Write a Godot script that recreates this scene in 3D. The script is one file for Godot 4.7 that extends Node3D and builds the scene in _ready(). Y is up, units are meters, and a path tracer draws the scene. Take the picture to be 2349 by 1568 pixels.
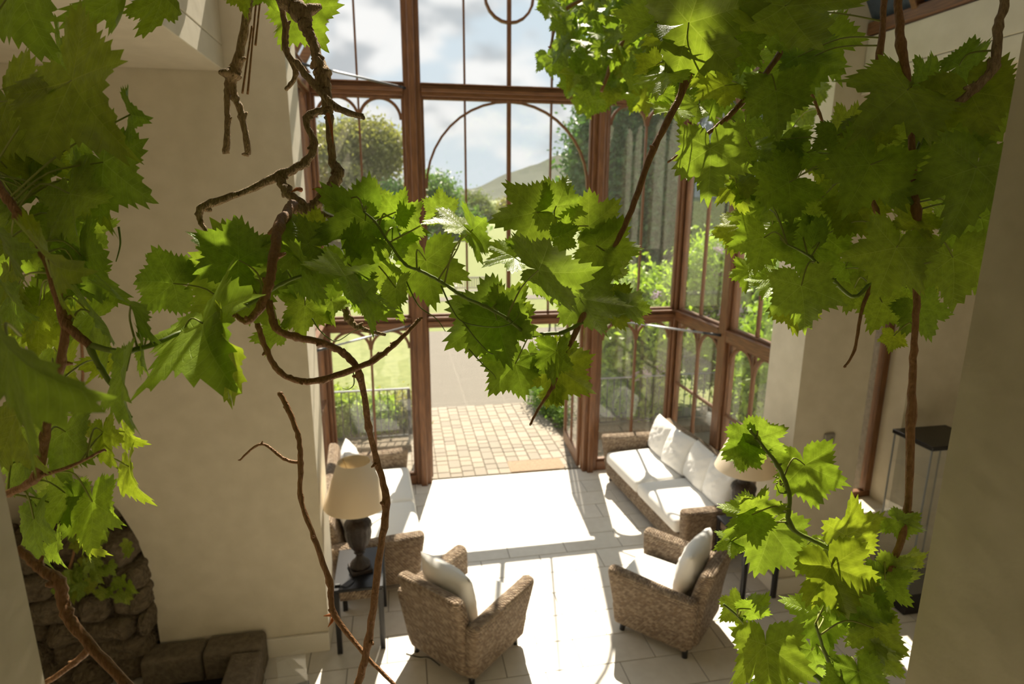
extends Node3D

# ---------------------------------------------------------------- camera numbers
const EYE := Vector3(-0.685777, 3.57229, 7.265851)
const RIGHT := Vector3(0.983465, 0.003498, 0.181064)
const UPV := Vector3(0.038473, 0.972956, -0.227764)
const FWD := Vector3(0.176964, -0.230964, -0.956734)
const FOCAL := 1387.5745
const SUN_TRAVEL := Vector3(-0.205, -1.18, 1.0)

var rng := RandomNumberGenerator.new()
var M := {}
var used := {}
var leaf_meshes: Array = []
var leaf_mats: Array = []

func _ready() -> void:
	rng.seed = 7
	setup_view()
	make_materials()
	build_shell()
	build_front()
	build_roof()
	build_floor()
	build_outside()
	build_furniture()
	build_small_things()
	build_vines()

# ---------------------------------------------------------------- camera, sky, sun
func setup_view() -> void:
	var cam = Camera3D.new()
	cam.name = "camera"
	add_child(cam)
	cam.transform = Transform3D(Basis(RIGHT, UPV, -FWD).orthonormalized(), EYE)
	cam.fov = rad_to_deg(2.0 * atan(784.0 / FOCAL))
	var at = CameraAttributesPhysical.new()
	at.frustum_focal_length = 24.0 * FOCAL / 1568.0
	at.frustum_focus_distance = 1.12
	at.frustum_near = 0.05
	at.frustum_far = 4000.0
	at.exposure_aperture = 5.0
	cam.attributes = at
	cam.current = true

	var env = Environment.new()
	env.tonemap_mode = Environment.TONE_MAPPER_LINEAR
	env.tonemap_exposure = 1.17
	env.background_mode = Environment.BG_SKY
	env.sdfgi_enabled = true
	env.ssao_enabled = true
	env.ssil_enabled = true
	var pano = PanoramaSkyMaterial.new()
	pano.panorama = cloud_sky()
	var sky = Sky.new()
	sky.sky_material = pano
	env.sky = sky
	env.background_energy_multiplier = 0.9
	var we = WorldEnvironment.new()
	we.name = "world_environment"
	we.environment = env
	add_child(we)

	var sun = DirectionalLight3D.new()
	sun.name = "sun"
	add_child(sun)
	sun.look_at_from_position(Vector3.ZERO, SUN_TRAVEL, Vector3.UP)
	sun.light_color = Color(1.0, 0.955, 0.87)
	sun.light_energy = 3.3
	sun.light_angular_distance = 0.55
	sun.shadow_enabled = true

func cloud_sky() -> ImageTexture:
	var w = 1024
	var h = 512
	var im = Image.create(w, h, false, Image.FORMAT_RGBF)
	var n = FastNoiseLite.new()
	n.seed = 5
	n.noise_type = FastNoiseLite.TYPE_SIMPLEX_SMOOTH
	n.fractal_octaves = 5
	n.frequency = 1.0
	for j in h:
		var el = (0.5 - (j + 0.5) / h) * PI
		for i in w:
			var az = (i + 0.5) / w * TAU
			var d = Vector3(cos(el) * cos(az), sin(el), cos(el) * sin(az))
			var q = d * 4.2
			q.y *= 2.6
			var v = n.get_noise_3dv(q)
			var v2 = n.get_noise_3dv(q * 1.9 + Vector3(7, 3, 1))
			var cover = smoothstep(-0.22, 0.14, v)
			var blue = Color(0.64, 0.76, 0.84).lerp(Color(0.74, 0.82, 0.86), clampf(1.0 - sin(maxf(el, 0.0)) * 3.0, 0.0, 1.0))
			var white = Color(0.95, 0.955, 0.94).lerp(Color(0.52, 0.56, 0.585), smoothstep(-0.12, 0.4, v2))
			var c = blue.lerp(white, cover)
			im.set_pixel(i, j, c)
	return ImageTexture.create_from_image(im)

# ---------------------------------------------------------------- helpers: nodes
func spot(px: float, py: float, depth: float) -> Vector3:
	return EYE + (FWD + RIGHT * ((px - 1174.5) / FOCAL) - UPV * ((py - 784.0) / FOCAL)) * depth

func numbered(called: String) -> String:
	if not used.has(called):
		used[called] = 0
		return called
	used[called] += 1
	return "%s_%03d" % [called, used[called]]

func thing(called: String, label: String, category: String, where := Vector3.ZERO, turn := 0.0, group := "") -> Node3D:
	var o = Node3D.new()
	o.name = numbered(called)
	add_child(o)
	o.position = where
	o.rotation.y = turn
	o.set_meta("label", label)
	o.set_meta("category", category)
	if group != "":
		o.set_meta("group", group)
	return o

func setting(called: String, label: String, category: String) -> Node3D:
	var o = thing(called, label, category)
	o.set_meta("kind", "structure")
	return o

func part(called: String, mesh: Mesh, m: Material, parent: Node, xf := Transform3D.IDENTITY) -> MeshInstance3D:
	var o = MeshInstance3D.new()
	o.name = called
	o.mesh = mesh
	o.material_override = m
	parent.add_child(o, true)
	o.transform = xf
	return o

func mb(smooth := false) -> SurfaceTool:
	var st = SurfaceTool.new()
	st.begin(Mesh.PRIMITIVE_TRIANGLES)
	st.set_smooth_group(0 if smooth else -1)
	return st

func done(st: SurfaceTool) -> ArrayMesh:
	st.generate_normals()
	st.index()
	return st.commit()

func build(called: String, st: SurfaceTool, m: Material, parent: Node, xf := Transform3D.IDENTITY) -> MeshInstance3D:
	return part(called, done(st), m, parent, xf)

# ---------------------------------------------------------------- helpers: shapes
func tri(st: SurfaceTool, a: Vector3, b: Vector3, c: Vector3) -> void:
	st.add_vertex(a); st.add_vertex(b); st.add_vertex(c)

func face(st: SurfaceTool, pts: Array, n: Vector3) -> void:
	var flip = false
	var cr: Vector3 = (pts[1] - pts[0]).cross(pts[2] - pts[0])
	if cr.dot(n) > 0.0:
		flip = true
	for k in range(1, pts.size() - 1):
		if flip:
			tri(st, pts[0], pts[k + 1], pts[k])
		else:
			tri(st, pts[0], pts[k], pts[k + 1])

func bbox(st: SurfaceTool, lo: Vector3, hi: Vector3, b := 0.006, xf := Transform3D.IDENTITY) -> void:
	var c = (lo + hi) * 0.5
	var h = (hi - lo) * 0.5
	b = minf(b, minf(h.x, minf(h.y, h.z)) * 0.45)
	var ax = [Vector3.RIGHT, Vector3.UP, Vector3.BACK]
	for a in 3:
		var u = (a + 1) % 3
		var v = (a + 2) % 3
		for s in [-1.0, 1.0]:
			var pts = []
			for q in [[-1, -1], [1, -1], [1, 1], [-1, 1]]:
				var p = Vector3.ZERO
				p[a] = h[a] * s
				p[u] = (h[u] - b) * q[0]
				p[v] = (h[v] - b) * q[1]
				pts.append(xf * (c + p))
			face(st, pts, xf.basis * (ax[a] * s))
	for a in 3:
		var u = (a + 1) % 3
		var v = (a + 2) % 3
		for su in [-1.0, 1.0]:
			for sv in [-1.0, 1.0]:
				var pts = []
				for q in [[-1, 0], [1, 0], [1, 1], [-1, 1]]:
					var p = Vector3.ZERO
					p[a] = (h[a] - b) * q[0]
					p[u] = (h[u] if q[1] == 0 else h[u] - b) * su
					p[v] = (h[v] - b if q[1] == 0 else h[v]) * sv
					pts.append(xf * (c + p))
				face(st, pts, xf.basis * (ax[u] * su + ax[v] * sv))
	for sx in [-1.0, 1.0]:
		for sy in [-1.0, 1.0]:
			for sz in [-1.0, 1.0]:
				var s = Vector3(sx, sy, sz)
				var pts = [xf * (c + s * Vector3(h.x, h.y - b, h.z - b)), xf * (c + s * Vector3(h.x - b, h.y, h.z - b)), xf * (c + s * Vector3(h.x - b, h.y - b, h.z))]
				face(st, pts, xf.basis * s)

func box_mesh(size: Vector3, b := 0.004) -> ArrayMesh:
	var st = mb()
	bbox(st, -size * 0.5, size * 0.5, b)
	return done(st)

func bar(called: String, lo: Vector3, hi: Vector3, m: Material, parent: Node, b := 0.006) -> MeshInstance3D:
	var st = mb()
	bbox(st, lo, hi, b)
	return build(called, st, m, parent)

func smooth_path(pts: Array, sub: int) -> PackedVector3Array:
	var out = PackedVector3Array()
	var n = pts.size()
	for i in n - 1:
		var p0: Vector3 = pts[maxi(i - 1, 0)]
		var p1: Vector3 = pts[i]
		var p2: Vector3 = pts[i + 1]
		var p3: Vector3 = pts[mini(i + 2, n - 1)]
		for k in sub:
			var t = float(k) / sub
			out.append(p1.cubic_interpolate(p2, p0, p3, t))
	out.append(pts[n - 1])
	return out

func tube(st: SurfaceTool, pts: PackedVector3Array, radii: PackedFloat32Array, sides := 8, cap := true) -> void:
	var n = pts.size()
	var rings = []
	var nrm = Vector3.ZERO
	for i in n:
		var t = (pts[mini(i + 1, n - 1)] - pts[maxi(i - 1, 0)]).normalized()
		if i == 0:
			nrm = t.cross(Vector3(0.3, 0.2, 0.93)).normalized()
			if nrm.length() < 0.1:
				nrm = t.cross(Vector3.RIGHT).normalized()
		else:
			nrm = (nrm - t * nrm.dot(t)).normalized()
		var bn = t.cross(nrm)
		var ring = PackedVector3Array()
		for k in sides:
			var a = TAU * k / sides
			ring.append(pts[i] + (nrm * cos(a) + bn * sin(a)) * radii[i])
		rings.append(ring)
	for i in n - 1:
		for k in sides:
			var k2 = (k + 1) % sides
			var a: Vector3 = rings[i][k]
			var b: Vector3 = rings[i][k2]
			var c: Vector3 = rings[i + 1][k2]
			var d: Vector3 = rings[i + 1][k]
			tri(st, a, b, c)
			tri(st, a, c, d)
	if cap:
		for k in sides:
			var k2 = (k + 1) % sides
			tri(st, pts[0], rings[0][k2], rings[0][k])
			tri(st, pts[n - 1], rings[n - 1][k], rings[n - 1][k2])

func rod(st: SurfaceTool, a: Vector3, b: Vector3, ra: float, rb := -1.0, sides := 8) -> void:
	tube(st, PackedVector3Array([a, b]), PackedFloat32Array([ra, ra if rb < 0.0 else rb]), sides)

func lathe(st: SurfaceTool, prof: Array, segs := 28, wobble := 0.0, flutes := 0) -> void:
	for i in prof.size() - 1:
		for k in segs:
			var a0 = TAU * k / segs
			var a1 = TAU * (k + 1) / segs
			var w0 = 1.0 + wobble * cos(a0 * flutes)
			var w1 = 1.0 + wobble * cos(a1 * flutes)
			var p: Vector2 = prof[i]
			var q: Vector2 = prof[i + 1]
			var A = Vector3(cos(a0) * p.x * w0, p.y, sin(a0) * p.x * w0)
			var B = Vector3(cos(a1) * p.x * w1, p.y, sin(a1) * p.x * w1)
			var C = Vector3(cos(a1) * q.x * w1, q.y, sin(a1) * q.x * w1)
			var D = Vector3(cos(a0) * q.x * w0, q.y, sin(a0) * q.x * w0)
			# profile runs upwards, outside faces away from the axis
			if p.x > 1e-5:
				tri(st, A, B, C)
			if q.x > 1e-5:
				tri(st, A, C, D)

func rbox(size: Vector3, r: float, deform = null, mid := 6) -> ArrayMesh:
	var st = mb(true)
	var h = size * 0.5
	var ax = [Vector3.RIGHT, Vector3.UP, Vector3.BACK]
	var lists = []
	for a in 3:
		var l = [-h[a], -h[a] + 0.25 * r, -h[a] + 0.6 * r]
		for k in mid + 1:
			l.append(lerpf(-h[a] + r, h[a] - r, float(k) / mid))
		l.append_array([h[a] - 0.6 * r, h[a] - 0.25 * r, h[a]])
		lists.append(l)
	var inner = h - Vector3(r, r, r)
	for a in 3:
		var u = (a + 1) % 3
		var v = (a + 2) % 3
		for s in [-1.0, 1.0]:
			var lu: Array = lists[u]
			var lv: Array = lists[v]
			var grid = []
			for i in lu.size():
				var row = []
				for j in lv.size():
					var p = Vector3.ZERO
					p[a] = h[a] * s
					p[u] = lu[i]
					p[v] = lv[j]
					var q = p.clamp(-inner, inner)
					var w = q + (p - q).normalized() * r
					if deform != null:
						w = deform.call(w)
					row.append(w)
				grid.append(row)
			for i in lu.size() - 1:
				for j in lv.size() - 1:
					if s > 0.0:
						tri(st, grid[i][j], grid[i + 1][j + 1], grid[i + 1][j])
						tri(st, grid[i][j], grid[i][j + 1], grid[i + 1][j + 1])
					else:
						tri(st, grid[i][j], grid[i + 1][j], grid[i + 1][j + 1])
						tri(st, grid[i][j], grid[i + 1][j + 1], grid[i][j + 1])
	return done(st)

func pillow(w: float, h: float, t: float, sd: int) -> ArrayMesh:
	# a square scatter cushion: full in the middle, pinched at the seams, ears at the corners
	var n = FastNoiseLite.new()
	n.seed = sd
	n.frequency = 2.2
	var st = mb(true)
	var g = 18
	for s in [-1.0, 1.0]:
		var grid = []
		for i in g + 1:
			var row = []
			for j in g + 1:
				var x = lerpf(-1.0, 1.0, float(i) / g)
				var y = lerpf(-1.0, 1.0, float(j) / g)
				var f = pow(maxf(0.0, (1.0 - x * x) * (1.0 - y * y)), 0.42)
				var pull = 1.0 - 0.07 * (1.0 - absf(x) * absf(y)) * (absf(x) ** 4 + absf(y) ** 4) * 0.5
				var z: float = s * t * 0.5 * f * (1.0 + 0.18 * n.get_noise_2d(x * 1.3, y * 1.3 + s))
				row.append(Vector3(x * w * 0.5 * pull, y * h * 0.5 * pull, z))
			grid.append(row)
		for i in g:
			for j in g:
				if s > 0.0:
					tri(st, grid[i][j], grid[i + 1][j + 1], grid[i + 1][j])
					tri(st, grid[i][j], grid[i][j + 1], grid[i + 1][j + 1])
				else:
					tri(st, grid[i][j], grid[i + 1][j], grid[i + 1][j + 1])
					tri(st, grid[i][j], grid[i + 1][j + 1], grid[i][j + 1])
	return done(st)

# ---------------------------------------------------------------- materials
func srgb(r: int, g: int, b: int) -> Color:
	return Color8(r, g, b)

func noise_tex(freq: float, lo: Color, hi: Color, sd := 1, size := 512, oct := 5, type := FastNoiseLite.TYPE_SIMPLEX_SMOOTH) -> NoiseTexture2D:
	var n = FastNoiseLite.new()
	n.seed = sd
	n.noise_type = type
	n.frequency = freq
	n.fractal_octaves = oct
	var t = NoiseTexture2D.new()
	t.width = size
	t.height = size
	t.seamless = true
	t.noise = n
	var g = Gradient.new()
	g.set_color(0, lo)
	g.set_color(1, hi)
	t.color_ramp = g
	return t

func plain_mat(called: String, c: Color, rough := 0.8, spec := 0.5) -> StandardMaterial3D:
	var m = StandardMaterial3D.new()
	m.resource_name = called
	m.albedo_color = c
	m.roughness = rough
	m.metallic_specular = spec
	M[called] = m
	return m

func noise_mat(called: String, lo: Color, hi: Color, freq: float, scale: Vector3, rough := 0.8, relief := 0.0, sd := 1, world := true, spec := 0.5) -> StandardMaterial3D:
	var m = plain_mat(called, Color.WHITE, rough, spec)
	m.albedo_texture = noise_tex(freq, lo, hi, sd)
	m.uv1_triplanar = true
	m.uv1_world_triplanar = world
	m.uv1_scale = scale
	if relief > 0.0:
		m.heightmap_enabled = true
		m.heightmap_texture = noise_tex(freq * 1.7, Color.BLACK, Color.WHITE, sd + 11)
		m.heightmap_scale = relief
	return m

func weave_cell(x: int, y: int, s: int) -> Array:
	# seagrass rope: rows of slanted plump stitches; which stitch a point lies in, and where across it
	var fy = float(y) / s * 16
	var j = int(fy)
	var v = fy - j
	var fx = float(x) / s * 12 + 0.5 * (j % 2) + (v - 0.5) * 0.45
	var i = int(floor(fx))
	return [posmod(i, 12), j, fx - i, v]

func straw_colour() -> ImageTexture:
	var s = 256
	var im = Image.create(s, s, false, Image.FORMAT_RGB8)
	var r = RandomNumberGenerator.new()
	r.seed = 3
	var straw = [Color(0.63, 0.55, 0.46), Color(0.53, 0.45, 0.37), Color(0.71, 0.63, 0.53), Color(0.58, 0.49, 0.39)]
	var pick = []
	for k in 192:
		pick.append(r.randi() % 4)
	for y in s:
		for x in s:
			var c = weave_cell(x, y, s)
			im.set_pixel(x, y, straw[pick[c[1] * 12 + c[0]]])
	return ImageTexture.create_from_image(im)

func rope_relief() -> ImageTexture:
	var s = 256
	var im = Image.create(s, s, false, Image.FORMAT_RGB8)
	for y in s:
		for x in s:
			var c = weave_cell(x, y, s)
			var h = sqrt(clampf(sin(c[2] * PI) * sin(c[3] * PI), 0.0, 1.0))
			im.set_pixel(x, y, Color(h, h, h))
	return ImageTexture.create_from_image(im)

func draw_vein(im: Image, a: Vector2, b: Vector2, w0: float, w1: float) -> void:
	var s = im.get_width()
	var steps = int(a.distance_to(b) * s * 1.2) + 1
	for k in steps + 1:
		var t = float(k) / steps
		var p = a.lerp(b, t) * s
		var w = lerpf(w0, w1, t)
		var rr = int(ceil(w + 1.0))
		for dy in range(-rr, rr + 1):
			for dx in range(-rr, rr + 1):
				var x = int(p.x) + dx
				var y = int(p.y) + dy
				if x < 0 or y < 0 or x >= s or y >= s:
					continue
				var d = Vector2(x + 0.5, y + 0.5).distance_to(p)
				var v = clampf(w + 0.6 - d, 0.0, 1.0)
				if v > im.get_pixel(x, y).r:
					im.set_pixel(x, y, Color(v, v, v))

func leaf_textures() -> Array:
	var s = 512
	var vein = Image.create(s, s, false, Image.FORMAT_RGB8)
	var c = Vector2(0.5, 0.5)
	var dirs = [0.0, 0.95, -0.95, 2.0, -2.0]
	var lens = [0.47, 0.42, 0.42, 0.31, 0.31]
	for k in 5:
		var a: float = dirs[k]
		var d = Vector2(sin(a), cos(a))
		draw_vein(vein, c, c + d * lens[k], 2.0, 0.7)
		var side = Vector2(d.y, -d.x)
		for q in range(1, 9):
			var base: Vector2 = c + d * lens[k] * (0.1 + 0.1 * q)
			var l: float = lens[k] * 0.5 * (1.0 - 0.085 * q)
			for sg in [-1.0, 1.0]:
				var e1: Vector2 = base + (d * 0.62 + side * sg * 0.8) * l
				draw_vein(vein, base, e1, 0.75, 0.2)
	var col = Image.create(s, s, false, Image.FORMAT_RGB8)
	var n = FastNoiseLite.new()
	n.frequency = 0.022
	n.fractal_octaves = 4
	var n2 = FastNoiseLite.new()
	n2.seed = 9
	n2.frequency = 0.09
	n2.noise_type = FastNoiseLite.TYPE_CELLULAR
	n2.cellular_return_type = FastNoiseLite.RETURN_DISTANCE2_SUB
	var hgt = Image.create(s, s, false, Image.FORMAT_RGB8)
	for y in s:
		for x in s:
			var v: float = vein.get_pixel(x, y).r
			var q: float = n.get_noise_2d(x, y)
			var cell: float = n2.get_noise_2d(x, y)
			var base = Color(0.64, 0.71, 0.31) * (1.0 + 0.14 * q)
			base = base.lerp(Color(0.77, 0.82, 0.48), v * 0.6)
			col.set_pixel(x, y, base)
			var hv = clampf(0.55 + 0.3 * cell + 0.22 * q - 0.5 * v, 0.0, 1.0)
			hgt.set_pixel(x, y, Color(hv, hv, hv))
	return [ImageTexture.create_from_image(col), ImageTexture.create_from_image(hgt)]

func make_materials() -> void:
	noise_mat("plaster", srgb(206, 197, 176), srgb(218, 209, 189), 0.012, Vector3(0.7, 0.7, 0.7), 0.85, 0.12, 2)
	noise_mat("old_plaster", srgb(196, 187, 165), srgb(214, 205, 184), 0.01, Vector3(1.6, 1.6, 1.6), 0.9, 0.16, 21)
	plain_mat("white_paint", srgb(226, 220, 206), 0.55)
	var wood_lo = srgb(86, 55, 33)
	var wood_hi = srgb(136, 93, 57)
	noise_mat("wood_y", wood_lo, wood_hi, 0.02, Vector3(5.0, 0.35, 5.0), 0.42, 0.08, 4)
	noise_mat("wood_x", wood_lo, wood_hi, 0.02, Vector3(0.35, 5.0, 5.0), 0.42, 0.08, 4)
	noise_mat("wood_z", wood_lo, wood_hi, 0.02, Vector3(5.0, 5.0, 0.35), 0.42, 0.08, 4)
	noise_mat("bar_wood", srgb(94, 62, 39), srgb(126, 86, 54), 0.02, Vector3(3, 0.5, 3), 0.45, 0.0, 5)
	var glass = plain_mat("glass", Color(0.95, 0.97, 0.95, 0.035), 0.02)
	glass.transparency = BaseMaterial3D.TRANSPARENCY_ALPHA
	var tile_lo = srgb(218, 211, 199)
	var tile_hi = srgb(229, 223, 212)
	for k in 3:
		noise_mat("tile_%d" % k, tile_lo * (1.0 - 0.012 * k), tile_hi * (1.0 - 0.012 * k), 0.012, Vector3(1.3, 1.3, 1.3), 0.36, 0.0, 30 + k)
	plain_mat("grout", srgb(140, 132, 120), 0.95)
	noise_mat("slate", srgb(52, 60, 72), srgb(74, 84, 98), 0.02, Vector3(2, 2, 2), 0.6, 0.3, 8)
	var weave = plain_mat("seagrass", Color(1.0, 1.0, 1.0), 0.82)
	weave.albedo_texture = straw_colour()
	weave.uv1_triplanar = true
	weave.uv1_scale = Vector3(3.4, 3.4, 3.4)
	weave.heightmap_enabled = true
	weave.heightmap_texture = rope_relief()
	weave.heightmap_scale = 2.2
	var cloth = noise_mat("white_cloth", srgb(226, 224, 219), srgb(236, 234, 230), 0.2, Vector3(3, 3, 3), 0.92, 0.06, 6, false)
	cloth.rim_enabled = true
	cloth.rim = 0.15
	plain_mat("black_wood", srgb(30, 29, 31), 0.28)
	noise_mat("bronze", srgb(26, 20, 17), srgb(66, 51, 42), 0.03, Vector3(3.2, 3.2, 3.2), 0.45, 0.6, 12, false)
	var shade = plain_mat("lamp_shade", srgb(240, 228, 206), 0.85)
	shade.backlight_enabled = true
	shade.backlight = Color(0.8, 0.74, 0.62)
	noise_mat("rubble", srgb(78, 68, 54), srgb(136, 122, 100), 0.02, Vector3(1.8, 1.8, 1.8), 0.95, 2.0, 14)
	noise_mat("cut_stone", srgb(98, 88, 73), srgb(132, 120, 102), 0.02, Vector3(1.6, 1.6, 1.6), 0.9, 0.8, 15)
	plain_mat("soil", srgb(26, 21, 16), 1.0)
	plain_mat("brass", srgb(190, 150, 80), 0.25).metallic = 1.0
	plain_mat("steel", srgb(150, 152, 156), 0.35).metallic = 0.9
	plain_mat("dark_steel", srgb(42, 44, 48), 0.35)
	plain_mat("silver_plastic", srgb(150, 145, 135), 0.4)
	plain_mat("cord", srgb(24, 24, 26), 0.5)
	plain_mat("lead_strip", srgb(120, 124, 128), 0.4)
	# outside
	noise_mat("gravel", srgb(114, 108, 98), srgb(154, 146, 134), 0.09, Vector3(1.4, 1.4, 1.4), 0.95, 1.2, 16)
	for k in 4:
		noise_mat("paver_%d" % k, [srgb(148, 138, 123), srgb(154, 144, 128), srgb(141, 132, 119), srgb(156, 145, 131)][k], [srgb(163, 153, 138), srgb(167, 157, 142), srgb(154, 145, 132), srgb(169, 159, 145)][k], 0.05, Vector3(3, 3, 3), 0.92, 0.4, 40 + k)
	noise_mat("mat_stone", srgb(134, 114, 93), srgb(158, 138, 115), 0.02, Vector3(2, 2, 2), 0.95, 0.3, 17)
	noise_mat("lawn", srgb(105, 115, 60), srgb(130, 137, 80), 0.03, Vector3(0.22, 0.22, 0.22), 0.95, 0.6, 18)
	noise_mat("meadow", srgb(120, 132, 76), srgb(146, 152, 98), 0.02, Vector3(0.02, 0.02, 0.02), 0.95, 0.0, 19)
	noise_mat("heath", srgb(66, 73, 60), srgb(88, 92, 75), 0.01, Vector3(0.006, 0.006, 0.006), 1.0, 0.0, 20)
	noise_mat("bark", srgb(92, 76, 60), srgb(132, 112, 92), 0.03, Vector3(3, 0.6, 3), 0.95, 1.0, 23)
	noise_mat("bench_wood", srgb(170, 160, 146), srgb(198, 190, 178), 0.03, Vector3(3, 3, 3), 0.85, 0.1, 24)
	plain_mat("petal", srgb(214, 192, 216), 0.9)
	for k in 6:
		var fm = plain_mat("foliage_%d" % k, [srgb(158, 182, 84), srgb(120, 146, 82), srgb(80, 106, 72), srgb(156, 150, 114), srgb(168, 186, 98), srgb(126, 136, 102)][k], 0.45)
		fm.backlight_enabled = true
		fm.backlight = Color(0.95, 1.0, 0.6)
		fm.vertex_color_use_as_albedo = true
	# vine
	var lt = leaf_textures()
	var tints = [Color(0.93, 0.94, 0.84), Color(0.90, 0.93, 0.86), Color(0.88, 0.93, 0.82), Color(0.96, 0.94, 0.74), Color(0.90, 0.94, 0.78)]
	for k in 5:
		var lm = plain_mat("vine_leaf_%d" % k, tints[k], 0.38, 0.5)
		lm.albedo_texture = lt[0]
		lm.heightmap_enabled = true
		lm.heightmap_texture = lt[1]
		lm.heightmap_scale = 0.15
		lm.backlight_enabled = true
		lm.backlight = Color(0.97, 1.0, 0.72)
		leaf_mats.append(lm)
	noise_mat("cane", srgb(126, 86, 56), srgb(178, 136, 92), 0.03, Vector3(10, 4, 10), 0.6, 0.25, 25)
	noise_mat("old_vine", srgb(132, 106, 78), srgb(212, 186, 148), 0.035, Vector3(9, 2.5, 9), 0.85, 0.9, 26)
	plain_mat("shoot", srgb(122, 142, 60), 0.5)
	plain_mat("petiole", srgb(150, 156, 78), 0.5)
	plain_mat("dry_husk", srgb(190, 116, 66), 0.8)

# ---------------------------------------------------------------- room shell
func csg_box(lo: Vector3, hi: Vector3, op := 0) -> CSGBox3D:
	var b = CSGBox3D.new()
	b.size = hi - lo
	b.position = (lo + hi) * 0.5
	b.operation = op as CSGShape3D.Operation
	return b

func wall(called: String, label: String, lo: Vector3, hi: Vector3, m: Material, cuts: Array = []) -> Node3D:
	if cuts.is_empty():
		var o = bar(numbered(called), lo, hi, m, self, 0.004)
		o.set_meta("label", label)
		o.set_meta("category", "wall")
		o.set_meta("kind", "structure")
		return o
	var root = CSGCombiner3D.new()
	root.name = numbered(called)
	add_child(root)
	root.set_meta("label", label)
	root.set_meta("category", "wall")
	root.set_meta("kind", "structure")
	var b = csg_box(lo, hi)
	b.name = "body"
	b.material = m
	root.add_child(b)
	for k in cuts.size():
		var c: CSGShape3D = cuts[k]
		c.operation = CSGShape3D.OPERATION_SUBTRACTION
		c.name = "opening_%03d" % k
		c.set("material", m)
		root.add_child(c)
	return root

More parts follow.
